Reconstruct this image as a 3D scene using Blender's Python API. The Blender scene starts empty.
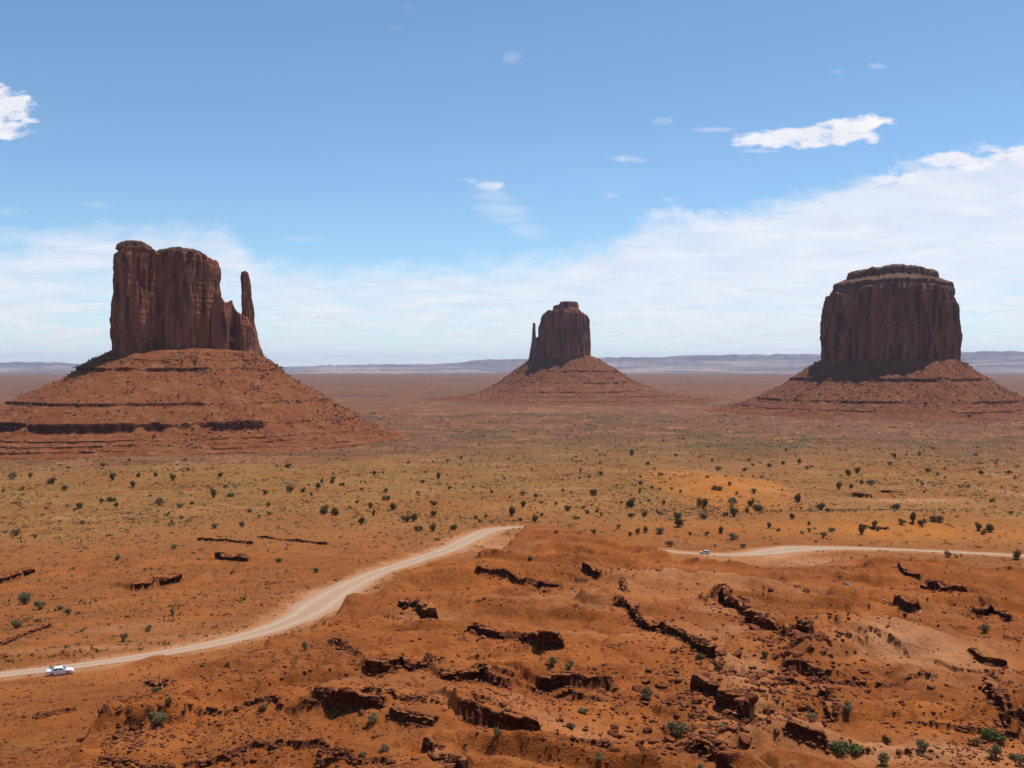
import bpy, bmesh, math, random
import numpy as np
from mathutils import Vector, Matrix

R = math.radians
random.seed(7)
rng = np.random.default_rng(11)
scene = bpy.context.scene
COL = scene.collection

# ------------------------------------------------------------------ camera
CAMZ = 105.0
F = 996.0
PITCH = math.atan((384 - 368) / F)
cam_d = bpy.data.cameras.new("camera")
cam_d.sensor_width = 36.0
cam_d.lens = 36.0 * F / 1024.0
cam_d.clip_start = 0.5
cam_d.clip_end = 120000.0
cam = bpy.data.objects.new("camera", cam_d)
COL.objects.link(cam)
cam.location = (0, 0, CAMZ)
cam.rotation_euler = (math.pi / 2 - PITCH, 0, 0)
scene.camera = cam

# ------------------------------------------------------------------ light and exposure
SUN_ELEV, SUN_AZ = 69.5, 53.0          # azimuth clockwise from the view direction (+Y)
scene.view_settings.view_transform = 'Standard'
scene.view_settings.look = 'None'
scene.view_settings.exposure = 0.36
scene.view_settings.gamma = 1.0
scene.cycles.use_denoising = True
scene.cycles.max_bounces = 6
scene.cycles.volume_bounces = 1
scene.cycles.diffuse_bounces = 3
scene.cycles.use_adaptive_sampling = False

sun_d = bpy.data.lights.new("sun", 'SUN')
sun_d.energy = 3.7
sun_d.angle = R(0.53)
sun_d.color = (1.0, 0.955, 0.88)
sun = bpy.data.objects.new("sun", sun_d)
COL.objects.link(sun)
sv = Vector((math.sin(R(SUN_AZ)) * math.cos(R(SUN_ELEV)), math.cos(R(SUN_AZ)) * math.cos(R(SUN_ELEV)), math.sin(R(SUN_ELEV))))
sun.rotation_euler = (-sv).to_track_quat('-Z', 'Y').to_euler()
sun.location = sv * 500


class NT:
    """small helper to write node graphs"""
    def __init__(self, tree):
        self.t = tree
        tree.nodes.clear()

    def n(self, typ, **kw):
        nd = self.t.nodes.new(typ)
        for k, v in kw.items():
            setattr(nd, k, v)
        return nd

    def set(self, sock, v):
        if isinstance(v, bpy.types.NodeSocket):
            self.t.links.new(v, sock)
        elif v is not None:
            if hasattr(sock, 'default_value'):
                dv = sock.default_value
                if hasattr(dv, '__len__'):
                    if not hasattr(v, '__len__'):
                        v = (v,) * len(dv)
                    elif len(v) == 3 and len(dv) == 4:
                        v = (*v, 1.0)
                sock.default_value = v

    def m(self, op, a, b=None, c=None, clamp=False):
        nd = self.n('ShaderNodeMath', operation=op, use_clamp=clamp)
        self.set(nd.inputs[0], a)
        if b is not None: self.set(nd.inputs[1], b)
        if c is not None: self.set(nd.inputs[2], c)
        return nd.outputs[0]

    def add(self, a, b): return self.m('ADD', a, b)
    def mul(self, a, b): return self.m('MULTIPLY', a, b)
    def sub(self, a, b): return self.m('SUBTRACT', a, b)

    def ramp(self, v, a, b, lo=0.0, hi=1.0, smooth=True):
        nd = self.n('ShaderNodeMapRange', clamp=True)
        nd.interpolation_type = 'SMOOTHSTEP' if smooth else 'LINEAR'
        self.set(nd.inputs['Value'], v)
        self.set(nd.inputs['From Min'], a); self.set(nd.inputs['From Max'], b)
        self.set(nd.inputs['To Min'], lo); self.set(nd.inputs['To Max'], hi)
        return nd.outputs[0]

    def mix(self, f, a, b):
        nd = self.n('ShaderNodeMix', data_type='RGBA')
        self.set(nd.inputs[0], f); self.set(nd.inputs[6], a); self.set(nd.inputs[7], b)
        return nd.outputs[2]

    def noise(self, vec, scale, detail=4.0, rough=0.55, dist=0.0):
        nd = self.n('ShaderNodeTexNoise')
        if vec is not None: self.set(nd.inputs['Vector'], vec)
        self.set(nd.inputs['Scale'], scale); self.set(nd.inputs['Detail'], detail)
        self.set(nd.inputs['Roughness'], rough); self.set(nd.inputs['Distortion'], dist)
        return nd.outputs['Fac']

    def voro(self, vec, scale, feature='F1'):
        nd = self.n('ShaderNodeTexVoronoi', feature=feature)
        if vec is not None: self.set(nd.inputs['Vector'], vec)
        self.set(nd.inputs['Scale'], scale)
        return nd.outputs['Distance'], nd.outputs['Color']

    def scalev(self, vec, s):
        nd = self.n('ShaderNodeVectorMath', operation='MULTIPLY')
        self.set(nd.inputs[0], vec); self.set(nd.inputs[1], s)
        return nd.outputs[0]

    def comb(self, x, y, z):
        nd = self.n('ShaderNodeCombineXYZ')
        self.set(nd.inputs[0], x); self.set(nd.inputs[1], y); self.set(nd.inputs[2], z)
        return nd.outputs[0]

    def sep(self, v):
        nd = self.n('ShaderNodeSeparateXYZ')
        self.set(nd.inputs[0], v)
        return nd.outputs


# ------------------------------------------------------------------ sky with clouds (world: functions of the view direction only)
world = bpy.data.worlds.new("World")
scene.world = world
world.use_nodes = True
w = NT(world.node_tree)
sky = w.n('ShaderNodeTexSky', sky_type='NISHITA')
sky.sun_disc = False
sky.sun_elevation = R(SUN_ELEV)
sky.sun_rotation = R(SUN_AZ)
sky.altitude = 1700.0
sky.air_density = 1.0
sky.dust_density = 0.35
sky.ozone_density = 1.6
bg_sky = w.n('ShaderNodeBackground')
tint = w.n('ShaderNodeMix', data_type='RGBA', blend_type='MULTIPLY')
w.set(tint.inputs[0], 1.0); w.set(tint.inputs[6], sky.outputs[0]); w.set(tint.inputs[7], (0.83, 1.0, 1.05, 1))
w.set(bg_sky.inputs[0], tint.outputs[2])
bg_sky.inputs[1].default_value = 0.106
tc = w.n('ShaderNodeTexCoord')
dx, dy, dz = w.sep(tc.outputs['Generated'])
ady = w.m('MAXIMUM', w.m('ABSOLUTE', dy), 0.08)
u = w.m('DIVIDE', dx, ady)
v = w.m('DIVIDE', dz, ady)
# cloud sheet seen in perspective
pz = w.add(w.m('MAXIMUM', dz, 0.0), 0.07)
cp = w.comb(w.m('DIVIDE', dx, pz), w.m('DIVIDE', dy, pz), 0.0)
n_big = w.noise(cp, 0.55, 6.0, 0.6, 0.4)
n_fine = w.noise(cp, 2.6, 8.0, 0.65, 0.6)
uv = w.comb(u, v, 0.0)
n_edge = w.noise(w.scalev(uv, (14.0, 34.0, 1.0)), 1.0, 7.0, 0.62, 0.3)
n_wisp = w.noise(w.scalev(uv, (9.0, 60.0, 1.0)), 1.0, 6.0, 0.6, 0.8)
n_puff = w.noise(w.scalev(uv, (30.0, 48.0, 1.0)), 1.0, 6.0, 0.6, 0.2)


n_curl = w.noise(w.scalev(uv, (40.0, 74.0, 1.0)), 1.0, 7.0, 0.56, 0.35)
n_mix = w.add(w.mul(n_curl, 0.62), w.mul(n_wisp, 0.38))


def PU(px): return (px - 512) / F
def PV(py): return (368 - py) / F


# top edge of the long cloud bank, as elevation over azimuth
cur = w.n('ShaderNodeFloatCurve')
cm = cur.mapping
c = cm.curves[0]
top_pts = [(-120, 262), (0, 243), (60, 226), (105, 220), (150, 221), (205, 222), (240, 234), (265, 252), (330, 262), (420, 262),
           (520, 252), (600, 240), (655, 214), (720, 205), (800, 192), (860, 176), (905, 168), (945, 158), (985, 151), (1040, 148), (1150, 150)]
pts = [((PU(a) + 0.7) / 1.4, PV(b) / 0.3) for a, b in top_pts]
while len(c.points) < len(pts):
    c.points.new(0.5, 0.5)
for p, q in zip(c.points, pts):
    p.location = q
cm.update()
w.set(cur.inputs['Value'], w.m('DIVIDE', w.add(u, 0.7), 1.4, clamp=True))
vtop = w.mul(cur.outputs[0], 0.3)
depth_in = w.add(w.sub(vtop, v), w.mul(w.sub(n_edge, 0.5), 0.05))
depth_in = w.add(depth_in, w.mul(w.sub(n_puff, 0.5), 0.022))
depth_in = w.add(depth_in, w.mul(w.sub(n_curl, 0.5), 0.022))
bank = w.ramp(depth_in, -0.006, w.sub(0.030, w.mul(w.ramp(u, 0.2, 0.45), 0.014)))
right = w.ramp(u, -0.12, 0.28)
lower = w.ramp(w.sub(vtop, v), w.add(0.012, w.mul(right, 0.075)), w.add(0.10, w.mul(right, 0.09)))
gaps = w.ramp(n_wisp, 0.36, 0.62)
body = w.add(w.mul(w.sub(1.0, lower), 0.88), w.mul(lower, w.add(0.58, w.mul(gaps, 0.36))))
body = w.mul(body, w.add(w.add(0.74, w.mul(right, 0.12)), w.mul(gaps, w.sub(0.34, w.mul(right, 0.18)))))
body = w.mul(body, w.add(0.82, w.mul(right, 0.12)))
bank = w.mul(bank, body)


def blob(px, py, a, b, gain=1.0, puff=True, rot=0.0, edge=1.3):
    du = w.sub(u, PU(px)); dv = w.sub(v, PV(py))
    cr, sr = math.cos(rot), math.sin(rot)
    d1 = w.add(w.mul(du, cr), w.mul(dv, sr)); d2 = w.sub(w.mul(dv, cr), w.mul(du, sr))
    q = w.add(w.m('POWER', w.m('ABSOLUTE', w.mul(d1, F / a)), 2.0), w.m('POWER', w.m('ABSOLUTE', w.mul(d2, F / b)), 2.0))
    nn = n_mix if puff else n_wisp
    s = w.add(w.sub(1.0, q), w.mul(w.sub(nn, 0.50), 5.0 if puff else 3.6))
    return w.mul(w.ramp(s, 0.0, edge), gain)


blobs = [blob(-10, 112, 50, 34, 1.0, rot=-0.2, edge=0.7), blob(812, 138, 92, 11, 0.95, rot=0.05, edge=0.8), blob(848, 128, 52, 12, 1.0, rot=0.15, edge=0.7),
         blob(962, 163, 46, 13, 0.95, edge=0.8), blob(1012, 158, 50, 14, 0.95, edge=0.8), blob(905, 178, 40, 10, 0.9, edge=0.9),
         blob(500, 208, 55, 20, 0.34, False, -0.55, 1.6), blob(492, 186, 18, 6, 0.8, edge=1.8), blob(468, 181, 15, 4, 0.4, edge=2),
         blob(627, 160, 26, 4.5, 0.7, rot=-0.1, edge=2.0), blob(663, 123, 16, 6, 0.5, edge=2.2), blob(612, 196, 11, 4, 0.5, edge=2.0), blob(668, 200, 9, 3, 0.25, edge=2),
         blob(875, 68, 11, 3.5, 0.3, edge=2.2), blob(836, 73, 12, 3, 0.25, edge=2.2), blob(712, 131, 26, 3, 0.3, False), blob(762, 152, 36, 3, 0.45, False),
         blob(512, 58, 12, 9, 0.22, False, 0, 1.6), blob(396, 30, 10, 3, 0.2, edge=2.2), blob(412, 10, 13, 3, 0.12, edge=2.2), blob(100, 206, 24, 6, 0.28, edge=2.2),
         blob(8, 212, 22, 6, 0.25, edge=2.2), blob(590, 180, 260, 60, 0.05, False, 0, 2.0), blob(20, 240, 70, 12, 0.35, False), blob(680, 215, 60, 10, 0.6),
         blob(305, 240, 30, 4, 0.15, False)]
mask = bank
for b in blobs:
    mask = w.m('MAXIMUM', mask, b)
# directions behind the camera: a loose sheet of the same clouds
behind = w.ramp(dy, 0.02, 0.12)
loose = w.mul(w.ramp(n_big, 0.56, 0.72), 0.7)
mask = w.add(w.mul(mask, behind), w.mul(loose, w.sub(1.0, behind)))
mask = w.mul(mask, w.ramp(dz, -0.01, 0.004))
cl_shade = w.ramp(n_fine, 0.3, 0.7, 0.0, 1.0)
bg_cl = w.n('ShaderNodeBackground')
w.set(bg_cl.inputs[0], w.mix(cl_shade, (0.78, 0.80, 0.88, 1), (0.94, 0.92, 0.95, 1)))
bg_cl.inputs[1].default_value = 0.82
mixs = w.n('ShaderNodeMixShader')
w.set(mixs.inputs[0], mask)
w.t.links.new(bg_sky.outputs[0], mixs.inputs[1])
w.t.links.new(bg_cl.outputs[0], mixs.inputs[2])
out = w.n('ShaderNodeOutputWorld')
w.t.links.new(mixs.outputs[0], out.inputs[0])

# ------------------------------------------------------------------ numpy noise


def _h(ix, iy, iz, seed):
    h = (ix.astype(np.int64) * 374761393 + iy.astype(np.int64) * 668265263 + iz.astype(np.int64) * 2147483647 + seed * 1274126177) & 0xffffffff
    h = ((h ^ (h >> 13)) * 1274126177) & 0xffffffff
    h = ((h ^ (h >> 16)) * 2246822519) & 0xffffffff
    return ((h ^ (h >> 15)) & 0xffffff).astype(np.float64) / 0xffffff


def vn2(x, y, seed=0):
    """value noise, -1..1"""
    xi = np.floor(x); yi = np.floor(y)
    fx = x - xi; fy = y - yi
    fx = fx * fx * fx * (fx * (fx * 6 - 15) + 10); fy = fy * fy * fy * (fy * (fy * 6 - 15) + 10)
    z = np.zeros_like(xi)
    a = _h(xi, yi, z, seed); b = _h(xi + 1, yi, z, seed); c = _h(xi, yi + 1, z, seed); d = _h(xi + 1, yi + 1, z, seed)
    return ((a * (1 - fx) + b * fx) * (1 - fy) + (c * (1 - fx) + d * fx) * fy) * 2 - 1


def fbm2(x, y, seed=0, oct=3, gain=0.5):
    s = 0; a = 1.0; t = 0
    for o in range(oct):
        # turn each octave so that the lattice does not show
        cx, sx = math.cos(0.7 + o * 1.1), math.sin(0.7 + o * 1.1)
        s = s + a * vn2(cx * x - sx * y + 17.3 * o, sx * x + cx * y - 9.1 * o, seed + o)
        t += a; a *= gain; x = x * 2.03; y = y * 2.03
    return s / t


def vn3(x, y, z, seed=0):
    xi = np.floor(x); yi = np.floor(y); zi = np.floor(z)
    fx = x - xi; fy = y - yi; fz = z - zi
    fx = fx * fx * (3 - 2 * fx); fy = fy * fy * (3 - 2 * fy); fz = fz * fz * (3 - 2 * fz)
    r = 0
    for k in (0, 1):
        a = _h(xi, yi, zi + k, seed); b = _h(xi + 1, yi, zi + k, seed); c = _h(xi, yi + 1, zi + k, seed); d = _h(xi + 1, yi + 1, zi + k, seed)
        pl = (a * (1 - fx) + b * fx) * (1 - fy) + (c * (1 - fx) + d * fx) * fy
        r = r + pl * (fz if k else 1 - fz)
    return r * 2 - 1


def fbm3(x, y, z, seed=0, oct=3, gain=0.5):
    s = 0; a = 1.0; t = 0
    for o in range(oct):
        s = s + a * vn3(x + 31.7 * o, y - 12.9 * o, z + 7.7 * o, seed + o)
        t += a; a *= gain; x = x * 2.03; y = y * 2.03; z = z * 2.03
    return s / t


def sstep(a, b, x):
    t = np.clip((x - a) / (b - a), 0, 1)                 # a > b gives a falling step
    return t * t * (3 - 2 * t)


# ------------------------------------------------------------------ the lie of the land
_pd = [0, 9, 14, 30, 60, 95, 130, 171, 230, 300, 380, 468, 555, 700, 1000, 1200, 1600, 2400, 3500, 8000, 60000]
_pz = [3.0, 6.5, 9.5, 18, 30, 38.6, 45.5, 52, 61.5, 70, 79, 86, 89.0, 92, 98, 102, 104, 105, 106, 107, 107]
_ld = np.linspace(math.log(5.0), math.log(60000.0), 4000)
_lz = np.interp(_ld, np.log(np.array([5.0] + _pd[1:])), np.array(_pz))
_k = np.exp(-np.linspace(-2.5, 2.5, 61) ** 2); _k /= _k.sum()
_lz = np.convolve(np.pad(_lz, 30, mode='edge'), _k, mode='valid')


def base_depth(d):
    return np.interp(np.log(np.maximum(d, 5.0)), _ld, _lz)


_tab_d = np.exp(np.linspace(math.log(60), math.log(50000), 6000))
_tab_r = base_depth(_tab_d) / _tab_d
_ordr = np.argsort(_tab_r)


# the bench of badlands right of the near road: nearly level, its far rim traced in the photo, a hidden drop behind
_crest = [(-400, 900), (-60, 900), (40, 790), (80, 735), (120, 692), (170, 674), (220, 659), (280, 640), (312, 627), (330, 615), (345, 605), (375, 590), (400, 581), (440, 570), (470, 562),
          (500, 550), (512, 540), (520, 530), (526, 525.5), (540, 524), (556, 525.5), (585, 531), (625, 540), (652, 547), (667, 554), (674, 559), (700, 561), (780, 565), (850, 563), (900, 561), (960, 562), (1024, 569), (1200, 578), (1500, 590), (4000, 600)]
_cpx = np.linspace(-400, 4000, 4401)
_cy = np.interp(_cpx, [q[0] for q in _crest], [q[1] for q in _crest])
_k2 = np.exp(-np.linspace(-2.2, 2.2, 9) ** 2); _k2 /= _k2.sum()
_cy = np.convolve(np.pad(_cy, 4, mode='edge'), _k2, mode='valid')


def bench_depth(d):
    return 41.6 + 0.085 * (d - 110)


def rim_dist(x, y):
    """distance from the camera's foot to the rim of the bench, in the direction of (x, y)"""
    t = np.where(y > 1e-3, x / np.maximum(y, 1e-3), np.where(x > 0, 3.4, -0.9))
    t = np.clip(t, -0.9, 3.4)
    yc = np.interp(512 + F * t, _cpx, _cy)
    r = (yc - 368) / F * np.cos(np.arctan(t))
    return np.clip(32.25 / np.maximum(r - 0.085, 0.02), 60, 450)


def base_depth2(x, y):
    d = np.hypot(x, y)
    b = base_depth(d)
    dc = rim_dist(x, y)
    kk = 2.0
    be = bench_depth(np.minimum(d, dc)) + 0.5 * np.maximum(d - dc, 0)
    # soft rim
    be = be + 0.6 * np.exp(-((d - dc) / 7.0) ** 2)
    be = np.where(d > 600, 1e3, be)
    h = np.clip(0.5 + 0.5 * (be - b) / kk, 0, 1)
    r = be * (1 - h) + b * h - kk * h * (1 - h)
    fade = sstep(100, 125, d)
    return b * (1 - fade) + r * fade


def pix_dir(px, py):
    a = (np.asarray(px, float) - 512) / F
    b = (384 - np.asarray(py, float)) / F
    X = a; Y = math.cos(PITCH) + b * math.sin(PITCH); Z = -math.sin(PITCH) + b * math.cos(PITCH)
    return X, Y + 0 * X, Z + 0 * X


def at(px, py):
    """photo pixel -> first point of the smooth base land on that ray"""
    px = np.atleast_1d(np.asarray(px, float)); py = np.atleast_1d(np.asarray(py, float))
    X, Y, Z = pix_dir(px, py)
    h = np.hypot(X, Y); X, Y, Z = X / h, Y / h, Z / h
    lo = np.full(px.shape, 70.0); found = np.zeros(px.shape, bool); hi = np.full(px.shape, 30000.0)
    prev = 70.0
    for t in np.exp(np.linspace(math.log(74), math.log(30000), 500)):
        nw = (~found) & (base_depth2(X * t, Y * t) < -Z * t)
        hi[nw] = t; lo[nw] = prev
        found |= nw
        prev = t
    for _ in range(18):
        md = (lo + hi) / 2
        c_ = base_depth2(X * md, Y * md) < -Z * md
        hi = np.where(c_, md, hi); lo = np.where(c_, lo, md)
    r = np.stack([X * hi, Y * hi])
    return (r[0], r[1]) if px.size > 1 else (float(r[0][0]), float(r[1][0]))


def at_plain(px, py):
    """photo pixel -> point on the land without the bench"""
    X, Y, Z = pix_dir(px, py)
    h = np.hypot(X, Y)
    r = -Z / h
    d = np.interp(r, _tab_r[_ordr], _tab_d[_ordr])
    return X / h * d, Y / h * d


def to_pix(x, y, z):
    dzz = z - CAMZ
    yy = y * math.cos(PITCH) - dzz * math.sin(PITCH)
    zz = y * math.sin(PITCH) + dzz * math.cos(PITCH)
    yy = np.maximum(yy, 0.1)
    return 512 + F * x / yy, 384 - F * zz / yy


def smooth_poly(P, step):
    """Catmull-Rom through points, resampled at a step"""
    P = [np.array(p, float) for p in P]
    P = [2 * P[0] - P[1]] + P + [2 * P[-1] - P[-2]]
    res = []
    for i in range(1, len(P) - 2):
        p0, p1, p2, p3 = P[i - 1:i + 3]
        n = max(2, int(np.linalg.norm((p2 - p1)[:2]) / step))
        for k in range(n):
            t = k / n
            res.append(0.5 * ((2 * p1) + (-p0 + p2) * t + (2 * p0 - 5 * p1 + 4 * p2 - p3) * t * t + (-p0 + 3 * p1 - 3 * p2 + p3) * t ** 3))
    res.append(P[-2])
    return np.array(res)


# --- the dirt road: photo centre line (px, py, half width in m)
road_px = [(-75, 683, 4.2), (0, 675, 4.8), (60, 668, 4.8), (110, 661.5, 4.8), (165, 653, 4.8), (220, 642.5, 4.9), (270, 629, 5.4), (302, 616, 6.5),
           (322, 603, 8.0), (342, 590, 7.0), (375, 574, 5.8), (412, 561.5, 6.0), (448, 549.5, 6.2), (474, 537, 7.0), (492, 530, 6.2), (520, 527.5, 5.0),
           (548, 530.5, 4.0), (585, 539, 4.0), (625, 546.5, 3.6), (665, 551, 3.2), (700, 554.0, 3.3), (735, 555, 4.4), (765, 552.5, 8.5), (795, 549.0, 9.5), (830, 548.2, 6.0),
           (890, 549.5, 4.0), (960, 552.6, 3.8), (1030, 556.3, 3.8), (1110, 561, 3.8)]
_rx, _ry = at_plain([p[0] for p in road_px], [p[1] for p in road_px])
ROAD = smooth_poly([(a, b, p[2]) for a, b, p in zip(_rx, _ry, road_px)], 3.0)


def road_dist(x, y):
    """distance to the centre line minus half width (approximate), chunked"""
    out = np.full(x.shape, 1e3)
    d = np.hypot(x, y)
    sel = np.where((d > 120) & (d < 700) & (y > 60))[0]
    pts = ROAD
    for c0 in range(0, len(sel), 40000):
        s = sel[c0:c0 + 40000]
        best = np.full(len(s), 1e3)
        for k in range(0, len(pts), 1):
            q = np.hypot(x[s] - pts[k, 0], y[s] - pts[k, 1]) - pts[k, 2]
            np.minimum(best, q, out=best)
        out[s] = best
    return out


# --- broken rock ledges traced from the photograph: points along the foot, face height in px, and how to tell each one
LEDGES = [
    ([(473, 571), (491, 574), (509, 577), (523, 583), (540, 585), (561, 588)], 4, "thin dark ledge rimming the rounded brown mound below the road's end"),
    ([(403, 604), (421, 612), (440, 619)], 8, "short pale-topped broken ledge beside the road bend, above the dusty hollow"),
    ([(466, 632), (491, 639), (523, 641), (537, 647), (551, 650), (570, 650)], 9, "long jagged ledge just above two small green bushes"),
    ([(360, 670), (382, 671), (398, 668), (402, 667), (424, 670), (447, 666)], 8, "straight two-piece ledge left of centre above the dark notched slab"),
    ([(436, 680), (459, 681), (481, 680), (495, 686), (514, 691)], 11, "thick dark ledge drooping to its right end, centre foreground"),
    ([(535, 687), (554, 684), (572, 686), (593, 688), (613, 689)], 12, "ledge with a heavy black right end below the two small green bushes"),
    ([(456, 717), (481, 722), (495, 728), (516, 727), (541, 729)], 15, "tallest dark overhanging ledge in the bottom centre"),
    ([(310, 694), (332, 698), (347, 707), (365, 707), (386, 706)], 9, "flat-topped slab ledge with a black triangular notch under it"),
    ([(389, 713), (407, 719), (437, 723)], 5, "thin pale-edged ledge sloping down right of the notched slab"),
    ([(421, 750), (438, 757), (469, 770)], 11, "dark ledge running out of the bottom edge, left of centre"),
    ([(609, 605), (632, 609), (639, 624), (667, 633), (685, 641), (702, 652), (717, 659), (720, 674)], 11, "longest ledge, winding diagonally down across the middle of the badlands"),
    ([(583, 569), (602, 578)], 6, "stubby dark ledge below the hidden stretch of road"),
    ([(620, 577), (627, 597)], 5, "short steep ledge above the top of the longest ledge"),
    ([(706, 599), (731, 606), (748, 618), (769, 630), (783, 634)], 11, "diagonal blocky ledge right of the longest one, below the small grey car"),
    ([(781, 637), (798, 641), (817, 643)], 8, "boulder-capped ledge at the lower end of the diagonal blocky ledge"),
    ([(781, 674), (805, 678), (828, 683)], 13, "massive black overhang among the big red boulders"),
    ([(694, 688), (717, 700), (731, 711), (749, 725)], 16, "tall black diagonal wall of rock beside the sandy path"),
    ([(824, 700), (832, 716), (838, 724)], 10, "steep little rock wall at the left foot of the big orange dome"),
    ([(896, 565), (907, 575), (922, 580)], 5, "curved ledge on the left side of the right-hand brown hill"),
    ([(924, 588), (945, 591), (966, 595)], 9, "dark overhang on the slope of the right-hand brown hill"),
    ([(890, 602), (903, 606), (922, 611)], 5, "small dark outcrop below the right-hand brown hill"),
    ([(971, 614), (990, 615), (1012, 622)], 5, "pale cracked ledge near the right edge"),
    ([(1003, 638), (1021, 643)], 4, "low ledge at the right edge under the pale cracked one"),
    ([(992, 683), (1003, 711), (1016, 724), (1032, 726)], 12, "ledge plunging down the right edge beside the orange dome"),
    ([(683, 752), (710, 757), (729, 775)], 16, "black cave-like overhang at the bottom edge, right of centre"),
    ([(784, 738), (798, 742), (812, 746), (828, 751)], 7, "block ledge just left of the low bright green bush"),
    ([(968, 651), (984, 663), (1007, 666)], 5, "thin stepped ledge on the right shoulder of the orange dome"),
    ([(326, 645), (344, 650), (359, 661)], 5, "thin ledge capping the bare slope below the road bend"),
    ([(139, 684), (154, 686), (170, 688)], 5, "low ledge under the small bank beside the white car's road"),
    ([(127, 590), (150, 587), (178, 579)], 9, "deep black undercut ledge alone on the left slope"),
    ([(-14, 584), (4, 581), (33, 572)], 6, "undercut ledge at the left edge of the slope"),
    ([(215, 558), (232, 560), (250, 561)], 5, "lowest dark slab of the layered outcrop on the left slope"),
    ([(195, 540), (222, 541), (255, 544)], 3, "upper reddish slab of the layered outcrop on the left slope"),
    ([(95, 763), (130, 766), (175, 772)], 6, "ledge along the bottom edge left of centre"),
    ([(852, 497), (873, 497)], 4, "dark red cut bank on the right-hand plain"),
    ([(858, 527), (875, 529), (890, 529)], 3, "reddish cut bank in the orange slope above the right-hand road"),
    ([(0, 646), (25, 635), (54, 626)], 3, "thin strata line above the road at the left edge"),
    ([(255, 538), (290, 541), (330, 545)], 2.5, "thin red strata line on the left slope above the road bend"),
    ([(880, 492), (905, 493)], 2, "thin red cut bank behind the larger one on the right-hand plain"),
]
_L = []


def poly_sd(px_, py_, pl, cum):
    """signed distance (positive on the left of the run, the far side) and run position"""
    best = np.full(px_.shape, 1e9); sd = np.zeros(px_.shape); uu = np.zeros(px_.shape)
    for k in range(len(pl) - 1):
        ax, ay = pl[k]; bx, by = pl[k + 1]
        ex, ey = bx - ax, by - ay
        l2 = ex * ex + ey * ey + 1e-12
        t = np.clip(((px_ - ax) * ex + (py_ - ay) * ey) / l2, 0, 1)
        qx = px_ - (ax + t * ex); qy = py_ - (ay + t * ey)
        dd = np.hypot(qx, qy)
        m = dd < best
        best[m] = dd[m]
        sg = np.sign(ex * qy - ey * qx)
        sd[m] = (sg * dd)[m]
        uu[m] = (cum[k] + t * math.sqrt(l2))[m]
    return sd, uu


# --- mounds: photo px, py of the middle, half sizes in m, height
MOUNDS = [
    (505, 580, 24, 12, 3.8), (880, 655, 20, 16, 3.2), (930, 580, 26, 12, 3.2), (152, 663, 5.5, 3.5, 1.6),
    (320, 624, 7, 4, 1.6), (350, 606, 6, 5, 1.4), (700, 590, 18, 12, 1.6), (735, 560.5, 30, 7, 0.6), (250, 665, 14, 7, 1.0), (430, 640, 20, 9, 1.2),
    (660, 680, 10, 7, 0.8), (950, 700, 12, 10, 1.2), (395, 625, 12, 6, 1.0), (714, 490, 48, 95, 8.0), (905, 522, 95, 40, 5.0), (640, 530, 60, 30, 2.5),
    (560, 660, 13, 7, 1.0), (420, 690, 11, 6, 0.8), (575, 700, 10, 5, 0.7), (300, 700, 12, 8, 0.9), (60, 730, 18, 10, -0.8), (200, 720, 12, 8, -0.5),
    (770, 655, 9, 8, -0.7), (640, 730, 9, 8, -0.7), (850, 757, 16, 3.5, 0.5), (400, 590, 14, 9, -1.0), (540, 622, 15, 7, -1.2), (800, 600, 20, 10, -1.6),
]
_M = [(*[float(q) for q in at(a, b)], rx_, ry_, h_) for a, b, rx_, ry_, h_ in MOUNDS]


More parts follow.
